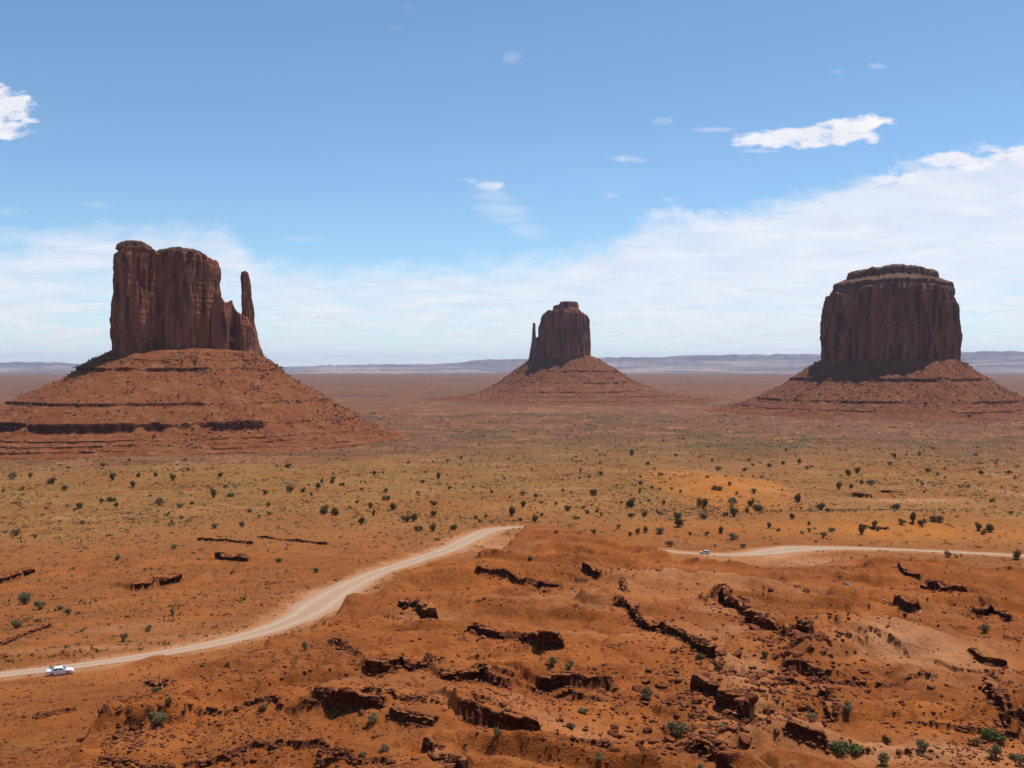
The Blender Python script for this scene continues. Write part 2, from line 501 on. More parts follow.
def land(x, y, want_masks=False):
    x = np.asarray(x, float); y = np.asarray(y, float)
    d = np.hypot(x, y)
    z = -base_depth2(x, y)
    rd = road_dist(x, y)
    free = sstep(0.5, 9.0, rd)                       # 0 on the road, 1 away from it
    px, py = to_pix(x, y, CAMZ + z)
    near = 1 - sstep(430, 620, d)
    dc = rim_dist(x, y)
    bad = sstep(8, -8, d - dc) * sstep(108, 126, dc) * (y > 0)
    bad = np.where(d < 95, sstep(40, 160, px), bad)
    n1 = fbm2(x / 75, y / 75, 1, 2)
    n2 = fbm2(x / 26, y / 26, 5, 3)
    z = z + free * near * sstep(15, 70, d) * ((0.9 - 0.3 * bad) * n1 + (0.4 + 0.55 * bad) * n2)
    far = sstep(500, 900, d)
    z = z + far * (3.8 * fbm2(x / 260, y / 260, 21, 3) + 1.2 * fbm2(x / 60, y / 60, 25, 2)) * (1 + sstep(3000, 9000, d) * 2.0)
    mid = 1 - sstep(1500, 2600, d)
    z = z + free * mid * (0.26 + 0.16 * bad) * fbm2(x / 7.5, y / 7.5, 9, 3)
    fine = 1 - sstep(250, 420, d)
    z = z + free * fine * (0.10 * fbm2(x / 1.9, y / 1.9, 13, 2))
    # water-cut rills in the soft mounds
    rill = 1 - np.abs(fbm2(x / 11 + 0.35 * n2, y / 16, 31, 3)) * 2
    z = z - free * bad * 0.75 * sstep(0.45, 1.0, rill)
    rill2 = 1 - np.abs(fbm2(x / 3.2, y / 5.5, 35, 2)) * 2
    z = z - free * bad * fine * 0.16 * sstep(0.5, 1.0, rill2)
    mo = np.zeros_like(z)
    for mx, my, rx_, ry_, h_ in _M:
        m = (np.abs(x - mx) < 3 * rx_) & (np.abs(y - my) < 3 * ry_)
        if m.any():
            dy_ = y[m] - my
            q = ((x[m] - mx) / rx_) ** 2 + (dy_ / np.where(dy_ < 0, ry_ * (0.62 if h_ > 0 else 1.0), ry_)) ** 2
            mo[m] += 1.25 * h_ * np.exp(-q)
    z = z + free * mo
    rock = np.zeros_like(z)
    # small broken steps of rock in the beds that dip away from the viewer
    q = (y * 0.9 + x * 0.25) / 17 + 0.7 * fbm2(x / 30, y / 30, 41, 3) + 0.10 * fbm2(x / 2.6, y / 2.6, 43, 2)
    fr = q - np.floor(q)
    keep = sstep(0.10, 0.34, fbm2(x / 17, y / 9, 47, 2) + 0.25 * vn2(x / 2.1, y / 2.1, 48))
    lim = (1 - sstep(380, 560, d)) * (y > 50) * free * keep * (0.9 + 0.1 * bad)
    saw = sstep(0.0, 0.02, fr) * (1 - sstep(0.02, 1.0, fr))
    z = z + lim * 0.62 * saw
    rock = np.maximum(rock, lim * (fr < 0.03))
    # soft beds: rounded rises with a steep near face
    q2 = (y * 0.95 + x * 0.18) / 30 + 0.85 * fbm2(x / 34, y / 30, 141, 2) + 0.07 * fbm2(x / 6, y / 6, 143, 2)
    f2 = q2 - np.floor(q2)
    k2_ = sstep(-0.15, 0.25, fbm2(x / 24, y / 15, 147, 2))
    z = z + bad * free * (1 - sstep(330, 430, d)) * 2.3 * k2_ * sstep(0.0, 0.15, f2) * (1 - sstep(0.15, 1.0, f2))
    # traced ledges
    for g in _L:
        pl = g['pl']; A = g['A']; mgn = 22 + 9 * A
        m = np.where((x > pl[:, 0].min() - mgn) & (x < pl[:, 0].max() + mgn) & (y > pl[:, 1].min() - mgn) & (y < pl[:, 1].max() + mgn))[0]
        if len(m) == 0:
            continue
        sd, uu = poly_sd(x[m], y[m], pl[::2] if len(pl) > 40 else pl, g['cum'][::2] if len(pl) > 40 else g['cum'])
        t = uu / g['L']
        wend = sstep(0, 0.05, t) * (1 - sstep(0.95, 1.0, t))
        s = sd + 0.35 * A * vn2(x[m] / 2.7, y[m] / 2.7, 51) + 0.12 * A * vn2(x[m] / 0.8, y[m] / 0.8, 52)
        a = A * wend * (0.82 + 0.3 * vn2(x[m] / 5, y[m] / 5, 53))
        up = a * sstep(-0.15, 0.15, s) * np.exp(-np.maximum(s - 1.5, 0) / (7 + 3.0 * A))
        dn = -0.22 * a * np.exp(np.minimum(s, 0) / (1.2 * A)) * (1 - sstep(-0.15, 0.15, s))
        f = free[m]
        z[m] += f * (up + dn)
        rock[m] = np.maximum(rock[m], f * wend * (1 - sstep(0.3, 0.9, np.abs(s))))
    zz = CAMZ + z
    if not want_masks:
        return zz
    return zz, dict(d=d, px=px, py=py, rd=rd, bad=bad, rock=rock, n1=n1, n2=n2, free=free)


# ------------------------------------------------------------------ first hit of a photo ray on the real land


def hit(px, py):
    px = np.atleast_1d(np.asarray(px, float)); py = np.atleast_1d(np.asarray(py, float))
    X, Y, Z = pix_dir(px, py)
    h = np.hypot(X, Y); X, Y, Z = X / h, Y / h, Z / h
    ts = np.exp(np.linspace(math.log(80), math.log(2600), 900))
    TT = ts[None, :] + 0 * X[:, None]
    xx = X[:, None] * TT; yy = Y[:, None] * TT; zr = CAMZ + Z[:, None] * TT
    zl = land(xx.ravel(), yy.ravel()).reshape(TT.shape)
    below = zl > zr
    idx = np.where(below.any(1), below.argmax(1), 899)
    k = np.arange(len(px))
    i0 = np.maximum(idx - 1, 0)
    f0 = (zr - zl)[k, i0]; f1 = (zr - zl)[k, idx]
    t = np.clip(f0 / np.where(np.abs(f0 - f1) < 1e-9, 1, f0 - f1), 0, 1)
    tt = ts[i0] + (ts[idx] - ts[i0]) * t
    gx_, gy_ = X * tt, Y * tt
    return gx_, gy_, land(gx_, gy_), tt


_new = []
for P, th, lab in LEDGES:
    X, Y, _z, _t = hit([p[0] for p in P], [p[1] for p in P])
    pl = smooth_poly(list(zip(X, Y)), 1.0)
    dm = float(np.hypot(X, Y).mean())
    A = max(0.45, min(3.4, 1.0 * th * dm / F))
    seg = np.hypot(*(pl[1:] - pl[:-1]).T)
    cum = np.concatenate([[0], np.cumsum(seg)])
    _new.append(dict(pl=pl, cum=cum, L=cum[-1], A=A, d=dm, label=lab))
_L.extend(_new)

# ------------------------------------------------------------------ object helpers
def link(name, me, mat=None, parent=None, smooth=False):
    o = bpy.data.objects.new(name, me)
    COL.objects.link(o)
    if mat is not None:
        for mm in (mat if isinstance(mat, (list, tuple)) else [mat]):
            me.materials.append(mm)
    if parent is not None:
        o.parent = parent
    if smooth:
        me.polygons.foreach_set('use_smooth', np.ones(len(me.polygons), bool))
    return o


def mesh_np(name, verts, faces):
    """mesh from arrays; faces all quads or all triangles (n x k)"""
    me = bpy.data.meshes.new(name)
    verts = np.asarray(verts, np.float32); faces = np.asarray(faces, np.int32)
    k = faces.shape[1]
    me.vertices.add(len(verts)); me.vertices.foreach_set('co', verts.ravel())
    me.loops.add(faces.size); me.loops.foreach_set('vertex_index', faces.ravel())
    me.polygons.add(len(faces))
    me.polygons.foreach_set('loop_start', np.arange(0, faces.size, k, dtype=np.int32))
    me.update(calc_edges=True)
    me.validate()
    return me


def grid_faces(nr, nc, wrap=False):
    i, j = np.meshgrid(np.arange(nr - 1), np.arange(nc if wrap else nc - 1), indexing='ij')
    j2 = (j + 1) % nc
    return np.stack([i * nc + j, i * nc + j2, (i + 1) * nc + j2, (i + 1) * nc + j], -1).reshape(-1, 4)


def empty(name, loc, rotz=0.0):
    o = bpy.data.objects.new(name, None)
    COL.objects.link(o)
    o.location = loc
    o.rotation_euler = (0, 0, rotz)
    o.empty_display_size = 0.3
    return o


def tag(o, label=None, cat=None, group=None, kind=None):
    if label: o['label'] = label
    if cat: o['category'] = cat
    if group: o['group'] = group
    if kind: o['kind'] = kind
    return o


def new_mat(name):
    m = bpy.data.materials.new(name)
    m.use_nodes = True
    g = NT(m.node_tree)
    b = g.n('ShaderNodeBsdfPrincipled')
    o = g.n('ShaderNodeOutputMaterial')
    g.t.links.new(b.outputs[0], o.inputs[0])
    b.inputs['Roughness'].default_value = 0.9
    b.inputs['Specular IOR Level'].default_value = 0.15
    return m, g, b


def bump(g, b, h, dist, strength=1.0):
    nd = g.n('ShaderNodeBump')
    g.set(nd.inputs['Height'], h)
    nd.inputs['Distance'].default_value = dist
    nd.inputs['Strength'].default_value = strength
    g.t.links.new(nd.outputs[0], b.inputs['Normal'])


def flat_mat(name, col, rough=0.6, spec=0.3, metal=0.0):
    m, g, b = new_mat(name)
    tcx = g.n('ShaderNodeTexCoord').outputs['Object']
    nn = g.noise(tcx, 9.0, 3.0)
    g.set(b.inputs['Base Color'], g.mix(g.mul(nn, 0.5), (*col, 1), (*[q * 0.8 for q in col], 1)))
    b.inputs['Roughness'].default_value = rough
    b.inputs['Specular IOR Level'].default_value = spec
    b.inputs['Metallic'].default_value = metal
    return m


# ------------------------------------------------------------------ materials of the land
def ground_material():
    m, g, b = new_mat("red_desert_soil")
    pos = g.n('ShaderNodeNewGeometry')
    P = pos.outputs['Position']
    a = g.n('ShaderNodeAttribute', attribute_name='soil')
    sp = g.n('ShaderNodeSeparateColor'); g.t.links.new(a.outputs['Color'], sp.inputs[0])
    veg, dust, dune = sp.outputs[0], sp.outputs[1], sp.outputs[2]
    a2 = g.n('ShaderNodeAttribute', attribute_name='beds')
    sp2 = g.n('ShaderNodeSeparateColor'); g.t.links.new(a2.outputs['Color'], sp2.inputs[0])
    rock, plain, far = sp2.outputs[0], sp2.outputs[1], sp2.outputs[2]
    nL = g.noise(P, 0.012, 5.0, 0.6)
    nM = g.noise(P, 0.09, 5.0, 0.6, 0.4)
    nS = g.noise(P, 0.8, 5.0, 0.62)
    nT = g.noise(P, 4.5, 3.0, 0.6)
    red = g.mix(g.ramp(nM, 0.32, 0.68), (0.205, 0.052, 0.0110, 1), (0.350, 0.106, 0.024, 1))
    red = g.mix(g.ramp(g.noise(P, 0.028, 5.0, 0.6, 0.5), 0.40, 0.62, 0.55, 0.0), red, (0.165, 0.046, 0.011, 1))
    red = g.mix(g.ramp(nS, 0.40, 0.75, 0.0, 0.45), red, (0.34, 0.122, 0.036, 1))
    red = g.mix(g.ramp(nT, 0.56, 0.70, 0.0, 0.65), red, (0.13, 0.036, 0.011, 1))
    red = g.mix(g.ramp(nT, 0.30, 0.42, 0.5, 0.0), red, (0.42, 0.165, 0.055, 1))
    pl = g.mix(g.ramp(nL, 0.35, 0.65), (0.255, 0.094, 0.026, 1), (0.315, 0.146, 0.044, 1))
    pl = g.mix(g.ramp(nM, 0.4, 0.7, 0, 0.6), pl, (0.235, 0.080, 0.025, 1))
    pl = g.mix(g.ramp(g.noise(P, 0.25, 5.0, 0.65), 0.44, 0.62, 0, 0.6), pl, (0.20, 0.078, 0.026, 1))
    pl = g.mix(g.ramp(nS, 0.55, 0.75, 0, 0.35), pl, (0.42, 0.21, 0.105, 1))
    colr = g.mix(plain, red, pl)
    farc = g.mix(g.ramp(nL, 0.3, 0.7), (0.155, 0.060, 0.031, 1), (0.215, 0.094, 0.046, 1))
    farc = g.mix(g.ramp(g.noise(g.scalev(P, (0.0006, 0.0022, 1.0)), 1.0, 6.0, 0.65), 0.47, 0.60, 0, 0.75), farc, (0.088, 0.062, 0.032, 1))
    colr = g.mix(far, colr, farc)
    colr = g.mix(g.mul(dune, 0.9), colr, g.mix(nS, (0.44, 0.150, 0.028, 1), (0.37, 0.118, 0.024, 1)))
    colr = g.mix(g.mul(dust, 0.9), colr, g.mix(nS, (0.50, 0.245, 0.115, 1), (0.40, 0.170, 0.070, 1)))
    # grass and herbs between the shrubs: patchy
    vd, vc = g.voro(P, 0.42)
    tuft = g.ramp(vd, 0.22, 0.50, 1.0, 0.0)
    nv = g.noise(P, 0.035, 6.0, 0.65)
    vegm = g.mul(veg, g.ramp(nv, 0.36, 0.62))
    vegm = g.mul(vegm, g.add(0.25, g.mul(tuft, 0.7)))
    grass = g.mix(nM, (0.165, 0.128, 0.030, 1), (0.095, 0.086, 0.024, 1))
    colr = g.mix(vegm, colr, grass)
    # pebbles and chips
    pd, pc = g.voro(P, 1.5)
    sel = g.ramp(g.sep(pc)[0], 0.62, 0.70)
    chip = g.mul(g.mul(g.ramp(pd, 0.13, 0.24, 1.0, 0.0), sel), g.sub(1.0, g.mul(dune, 0.8)))
    colr = g.mix(g.mul(chip, 0.55), colr, (0.155, 0.055, 0.028, 1))
    pd2, pc2 = g.voro(P, 2.9)
    chip2 = g.mul(g.ramp(pd2, 0.12, 0.22, 1.0, 0.0), g.ramp(g.sep(pc2)[1], 0.80, 0.86))
    colr = g.mix(g.mul(chip2, 0.7), colr, (0.46, 0.27, 0.18, 1))
    # bare rock of the ledges
    rk = g.mix(nS, (0.050, 0.015, 0.008, 1), (0.125, 0.040, 0.019, 1))
    colr = g.mix(rock, colr, rk)
    g.set(b.inputs['Base Color'], colr)
    b.inputs['Roughness'].default_value = 0.95
    b.inputs['Specular IOR Level'].default_value = 0.05
    h = g.add(g.mul(nS, 0.5), g.add(g.mul(nT, 0.16), g.mul(chip, 0.25)))
    bump(g, b, h, 0.9)
    return m


def road_material():
    m, g, b = new_mat("pale_gravel")
    P = g.n('ShaderNodeNewGeometry').outputs['Position']
    a = g.n('ShaderNodeAttribute', attribute_name='across')
    ac = a.outputs['Fac']
    n1 = g.noise(P, 0.12, 5.0, 0.6)
    n2 = g.noise(P, 1.1, 5.0, 0.6)
    base = g.mix(n1, (0.40, 0.265, 0.17, 1), (0.33, 0.195, 0.115, 1))
    trk = g.m('ABSOLUTE', g.sub(g.m('ABSOLUTE', ac), 0.42))
    base = g.mix(g.mul(g.ramp(trk, 0.02, 0.22, 1.0, 0.0), 0.55), base, (0.46, 0.335, 0.235, 1))
    edge = g.ramp(g.add(g.m('ABSOLUTE', ac), g.mul(g.sub(n2, 0.5), 1.1)), 0.70, 0.98)
    base = g.mix(g.mul(edge, 0.9), base, (0.37, 0.155, 0.070, 1))
    base = g.mix(g.ramp(n2, 0.5, 0.8, 0, 0.25), base, (0.42, 0.235, 0.13, 1))
    g.set(b.inputs['Base Color'], base)
    bump(g, b, n2, 0.12)
    return m


def rock_material(name, dark, mid, light, scale=1.0, dist=0.25, dusty=None, lit_dust_w=0.85):
    m, g, b = new_mat(name)
    P = g.n('ShaderNodeNewGeometry').outputs['Position']
    n1 = g.noise(P, 0.7 * scale, 5.0, 0.65)
    n2 = g.noise(g.scalev(P, (1, 1, 3.5)), 2.2 * scale, 4.0, 0.6)
    cc = g.mix(g.ramp(n1, 0.3, 0.7), (*dark, 1), (*mid, 1))
    cc = g.mix(g.ramp(n2, 0.52, 0.75, 0, 0.7), cc, (*light, 1))
    if dusty:  # upward faces lightened: dust, with sunlit tops painted in
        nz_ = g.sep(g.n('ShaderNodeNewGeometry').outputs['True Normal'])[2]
        cc = g.mix(g.mul(g.ramp(g.add(nz_, g.mul(g.sub(n1, 0.5), 0.5)), 0.55, 0.85), lit_dust_w), cc, (*dusty, 1))
    g.set(b.inputs['Base Color'], cc)
    b.inputs['Specular IOR Level'].default_value = 0.1
    bump(g, b, g.add(n1, g.mul(n2, 0.5)), dist)
    return m


def cliff_material(name, s, tint=1.0, pale=0.6):
    """sandstone wall: desert varnish streaks running down, bedding lines, pale patches for scars and painted sunlight; s = metres per feature"""
    m, g, b = new_mat(name)
    P = g.n('ShaderNodeNewGeometry').outputs['Position']
    Z = g.sep(P)[2]
    streak = g.noise(g.scalev(P, (1 / (9 * s), 1 / (9 * s), 1 / (70 * s))), 1.0, 6.0, 0.6, 0.3)
    patch = g.noise(g.scalev(P, (1 / (16 * s), 1 / (16 * s), 1 / (38 * s))), 1.0, 5.0, 0.6, 0.8)
    fine = g.noise(P, 0.5 / s, 6.0, 0.65)
    bed = g.noise(g.comb(g.mul(fine, 0.3), 0.0, g.mul(Z, 0.55 / s)), 1.0, 3.0, 0.6)
    c = g.mix(g.ramp(streak, 0.36, 0.60), (0.100 * tint, 0.035 * tint, 0.021 * tint, 1), (0.30 * tint, 0.108 * tint, 0.056 * tint, 1))  # varnish streaks, contrast widened to paint in relief shading
    c = g.mix(g.mul(g.ramp(patch, 0.56, 0.70), pale), c, (0.37 * tint, 0.205 * tint, 0.125 * tint, 1))  # pale patches stand in for sunlit parts of the wall
    c = g.mix(g.ramp(fine, 0.35, 0.7, 0, 0.4), c, (0.15 * tint, 0.06 * tint, 0.037 * tint, 1))
    c = g.mix(g.ramp(bed, 0.60, 0.72, 0, 0.35), c, (0.09 * tint, 0.037 * tint, 0.025 * tint, 1))
    g.set(b.inputs['Base Color'], c)
    b.inputs['Specular IOR Level'].default_value = 0.08
    bump(g, b, g.add(g.mul(streak, 1.0), g.add(g.mul(fine, 0.7), g.mul(bed, 0.3))), 2.2 * s)
    return m


def talus_material(name, s, tint=(1, 1, 1)):
    m, g, b = new_mat(name)
    gm = g.n('ShaderNodeNewGeometry')
    P = gm.outputs['Position']
    a = g.n('ShaderNodeAttribute', attribute_name='beds')
    rock = a.outputs['Fac']
    n0 = g.noise(P, 0.02 / s, 5.0, 0.6)
    n1 = g.noise(P, 0.14 / s, 5.0, 0.65)
    Z = g.sep(P)[2]
    bed = g.noise(g.comb(g.mul(n1, 0.25), 0.0, g.mul(Z, 0.22 / s)), 1.0, 4.0, 0.6)

    def T(r, gg, bb): return (r * tint[0], gg * tint[1], bb * tint[2], 1)
    c = g.mix(g.ramp(n0, 0.3, 0.7), T(0.225, 0.068, 0.029), T(0.285, 0.100, 0.045))
    c = g.mix(g.ramp(bed, 0.45, 0.7, 0, 0.5), c, T(0.20, 0.056, 0.025))
    c = g.mix(g.ramp(n1, 0.48, 0.70, 0, 0.6), c, T(0.36, 0.165, 0.085))
    c = g.mix(g.ramp(g.noise(P, 0.05 / s, 6.0, 0.7, 0.6), 0.50, 0.66, 0, 0.55), c, T(0.37, 0.19, 0.105))
    c = g.mix(g.ramp(g.noise(P, 0.6 / s, 4.0, 0.7), 0.54, 0.68, 0, 0.6), c, T(0.14, 0.046, 0.023))
    vd, vc = g.voro(P, 0.16 / s)
    spot = g.mul(g.ramp(vd, 0.14, 0.26, 1.0, 0.0), g.ramp(g.sep(vc)[0], 0.72, 0.8))
    c = g.mix(g.mul(spot, 0.8), c, T(0.42, 0.235, 0.15))
    vd2, vc2 = g.voro(P, 0.23 / s)
    spot2 = g.mul(g.ramp(vd2, 0.16, 0.3, 1.0, 0.0), g.ramp(g.sep(vc2)[1], 0.62, 0.7))
    c = g.mix(g.mul(spot2, 0.7), c, T(0.125, 0.045, 0.024))
    rk = g.mix(n1, T(0.075, 0.024, 0.014), T(0.15, 0.050, 0.028))
    c = g.mix(g.mul(rock, 0.95), c, rk)
    g.set(b.inputs['Base Color'], c)
    b.inputs['Specular IOR Level'].default_value = 0.06
    bump(g, b, g.add(n1, g.mul(spot, 0.5)), 2.0 * s)
    return m


M_ground = ground_material()
M_road = road_material()
M_ledge = rock_material("dark_red_sandstone", (0.042, 0.012, 0.006), (0.092, 0.027, 0.012), (0.20, 0.072, 0.034), dusty=(0.30, 0.100, 0.034))  # base darkened to deepen face shade; tops painted sunlit and dusty
M_boulder = rock_material("red_sandstone_block", (0.075, 0.021, 0.010), (0.15, 0.046, 0.021), (0.31, 0.120, 0.060), dusty=(0.27, 0.090, 0.036), lit_dust_w=0.5)
M_pale = rock_material("pale_sandstone_block", (0.34, 0.20, 0.13), (0.48, 0.32, 0.23), (0.58, 0.43, 0.33))

# ------------------------------------------------------------------ ground sheet (one sheet to the horizon; finest where the photo looks)
az_f = np.linspace(-30.5, 30.5, 1500)
az_l = np.concatenate([np.linspace(-180, -60, 50, endpoint=False), np.linspace(-60, -30.5, 90, endpoint=False)])
az = np.concatenate([az_l, az_f, -az_l[::-1][:-1]])
# rows: even in the depression angle near, then in log distance
yy = np.arange(800, 560, -0.55)
Xd, Yd, Zd = pix_dir(np.full_like(yy, 512.0), yy)
d_near = np.interp(-Zd / np.hypot(Xd, Yd), _tab_r[_ordr], _tab_d[_ordr])
d_in = np.concatenate([[0.5, 3, 6, 9, 10.5, 12, 14, 17], np.linspace(20, d_near[0], 24, endpoint=False)])
d_mid = np.exp(np.linspace(math.log(d_near[-1]), math.log(1300), 330))[1:]
d_far = np.exp(np.linspace(math.log(1300), math.log(45000), 165))[1:]
dr = np.concatenate([d_in, d_near, d_mid, d_far])
AZ, DR = np.meshgrid(np.radians(az), dr)
gx = (DR * np.sin(AZ)).ravel(); gy = (DR * np.cos(AZ)).ravel()
gz, mk = land(gx, gy, True)
me = mesh_np("ground", np.stack([gx, gy, gz], 1), grid_faces(len(dr), len(az), True)[:, ::-1])
ground = link("ground", me, M_ground, smooth=True)
tag(ground, kind="structure")

d, px, py = mk['d'], mk['px'], mk['py']


def pblob(cx, cy, rx_, ry_, soft=1.0):
    """soft patch centred on the land point seen at a photo pixel, sized in metres"""
    X, Y = at(cx, cy)
    q = ((gx - X) / rx_) ** 2 + ((gy - Y) / ry_) ** 2
    return np.exp(-q * soft)


plain = 1 - mk['bad']
plain = plain * sstep(150, 220, d)
left_red = sstep(680, 430, d) * plain * 0.75           # the slope left of the road is redder near by
plain = np.clip(plain - left_red, 0, 1)
farm = sstep(950, 1450, d + 160 * fbm2(gx / 130, gy / 220, 65, 3))
wx_, wy_ = (187 - 512) / F * 1500, 1500.0
dw_ = np.hypot(gx - wx_, gy - wy_) + 70 * fbm2(gx / 60, gy / 60, 66, 3)
farm = np.maximum(farm, sstep(600, 400, dw_))
veg = sstep(520, 800, d) * (1 - sstep(1050, 1700, d)) * (0.66 - 0.25 * sstep(0.12, 0.4, gx / np.maximum(d, 1)))
veg = veg + 0.85 * pblob(645, 482, 40, 170) + 0.75 * pblob(500, 452, 150, 200) + 0.55 * pblob(690, 445, 190, 170) + 0.35 * pblob(900, 448, 130, 120) + 0.5 * pblob(50, 730, 10, 14)
veg = veg + 0.35 * pblob(420, 470, 120, 120) + 0.25 * pblob(200, 490, 120, 80)
veg = veg * (1 - 0.97 * np.clip(1.6 * pblob(712, 484, 54, 165), 0, 1))
veg = np.clip(veg + 0.12 * sstep(300, 500, d) * plain * (1 - farm), 0, 1) * (1 - mk['bad'])
veg = veg * (1 - 0.85 * sstep(600, 400, dw_))
veg = np.maximum(veg, 0.6 * pblob(50, 730, 9, 12)) * sstep(0, 5, mk['rd'])
dune = sstep(0.30, 0.62, pblob(710, 486, 60, 190) + 0.12 * fbm2(gx / 14, gy / 30, 69, 3)) + 0.8 * pblob(860, 530, 120, 28) + 0.55 * pblob(960, 536, 90, 22) + 0.35 * pblob(480, 505, 90, 50)
dune = np.clip(dune * (0.75 + 0.5 * mk['n2']), 0, 1) * (1 - mk['bad'])
dust = pblob(780, 560, 40, 22) + 0.8 * pblob(500, 545, 30, 34) + 0.6 * pblob(690, 590, 18, 12) + 0.7 * pblob(930, 667, 12, 9) + 0.5 * pblob(790, 628, 9, 6)
dust = dust + 0.6 * pblob(742, 690, 6, 7) + 0.8 * pblob(905, 502, 60, 12) + 0.7 * pblob(1010, 495, 14, 40) + 0.5 * pblob(130, 630, 14, 8) + 0.4 * pblob(470, 622, 8, 5) + 0.5 * pblob(90, 650, 20, 5)
dust = dust + 0.45 * pblob(880, 757, 14, 4) + 0.4 * pblob(730, 585, 20, 10) + 0.35 * pblob(600, 605, 12, 8) + 0.4 * pblob(700, 640, 7, 6) + 0.45 * pblob(330, 592, 14, 12)
for qx_, qy_, qa, qb, qg in [(690, 588, 14, 8, .7), (715, 612, 5, 7, .6), (735, 636, 4, 6, .7), (740, 655, 4, 5, .7), (742, 675, 4, 5, .8), (745, 697, 4, 5, .8), (752, 722, 4, 5, .8), (735, 745, 5, 4, .6), (790, 630, 8, 5, .8), (650, 600, 12, 5, .6),
                             (905, 668, 12, 7, .9), (960, 655, 10, 5, .5), (440, 618, 9, 4, .7), (560, 722, 8, 4, .5), (480, 705, 7, 3, .4), (880, 757, 16, 4, .7), (960, 755, 12, 4, .6), (600, 640, 8, 4, .5), (520, 600, 12, 5, .4), (390, 690, 6, 4, .4), (160, 640, 10, 6, .5), (700, 640, 4, 5, .5)]:
    dust = np.maximum(dust, qg * pblob(qx_, qy_, qa, qb))
dust = np.clip(dust * (0.8 + 0.6 * fbm2(gx / 9, gy / 9, 61, 3)), 0, 1)
crest = sstep(0.25, 0.8, mk['n2']) * mk['bad'] * 0.35
dust = np.clip(np.maximum(dust, crest) + (0.7 + 0.5 * fbm2(gx / 6, gy / 6, 67, 3)) * (1 - sstep(0.5, 6.5, mk['rd'] + 2.0 * fbm2(gx / 8, gy / 8, 68, 2))), 0, 1)
wash = sstep(0.86, 0.97, 1 - np.abs(fbm2(gx / 120, gy / 60, 71, 3)) * 2) * sstep(500, 800, d) * (1 - sstep(2500, 4000, d)) * 0.35
dust = np.clip(dust + wash, 0, 1)
ca = me.color_attributes.new('soil', 'FLOAT_COLOR', 'POINT')
ca.data.foreach_set('color', np.stack([veg, dust, dune, np.ones_like(veg)], 1).astype(np.float32).ravel())
cb = me.color_attributes.new('beds', 'FLOAT_COLOR', 'POINT')
cb.data.foreach_set('color', np.stack([np.clip(mk['rock'], 0, 1), plain, farm, np.ones_like(veg)], 1).astype(np.float32).ravel())

# ------------------------------------------------------------------ dirt road
rp = smooth_poly(ROAD[::4], 1.2)
tg = np.gradient(rp[:, :2], axis=0)
tg /= np.linalg.norm(tg, axis=1)[:, None]
nm = np.stack([-tg[:, 1], tg[:, 0]], 1)
NC = 13
vs, acr = [], []
for k in range(NC):
    t = (k / (NC - 1)) * 2 - 1
    wob = 1 + (0.12 * vn2(rp[:, 0] / 9, rp[:, 1] / 9, 81 + (k > NC // 2)) + 0.06 * vn2(rp[:, 0] / 2.5, rp[:, 1] / 2.5, 83 + (k > NC // 2))) * abs(t)
    q = rp[:, :2] + nm * (t * rp[:, 2] * wob)[:, None]
    vs.append(np.stack([q[:, 0], q[:, 1], land(q[:, 0], q[:, 1]) + 0.10 - 0.05 * abs(t) ** 4], 1))
    acr.append(np.full(len(rp), t))
V = np.stack(vs, 1).reshape(-1, 3)
me = mesh_np("dirt_road", V, grid_faces(len(rp), NC))
at_ = me.attributes.new('across', 'FLOAT', 'POINT')
at_.data.foreach_set('value', np.stack(acr, 1).astype(np.float32).ravel())
road = link("dirt_road", me, M_road, smooth=True)
tag(road, kind="structure")

# ------------------------------------------------------------------ buttes


def resample_closed(P, n):
    P = np.array(P, float)
    m = len(P)
    res = []
    for i in range(m):
        p0, p1, p2, p3 = P[(i - 1) % m], P[i], P[(i + 1) % m], P[(i + 2) % m]
        for t in np.linspace(0, 1, 40, endpoint=False):
            res.append(0.5 * ((2 * p1) + (-p0 + p2) * t + (2 * p0 - 5 * p1 + 4 * p2 - p3) * t * t + (-p0 + 3 * p1 - 3 * p2 + p3) * t ** 3))
    res = np.array(res)
    cl = np.vstack([res, res[:1]])
    s = np.concatenate([[0], np.cumsum(np.hypot(*(cl[1:] - cl[:-1]).T))])
    q = np.linspace(0, s[-1], n, endpoint=False)
    return np.stack([np.interp(q, s, cl[:, 0]), np.interp(q, s, cl[:, 1])], 1)


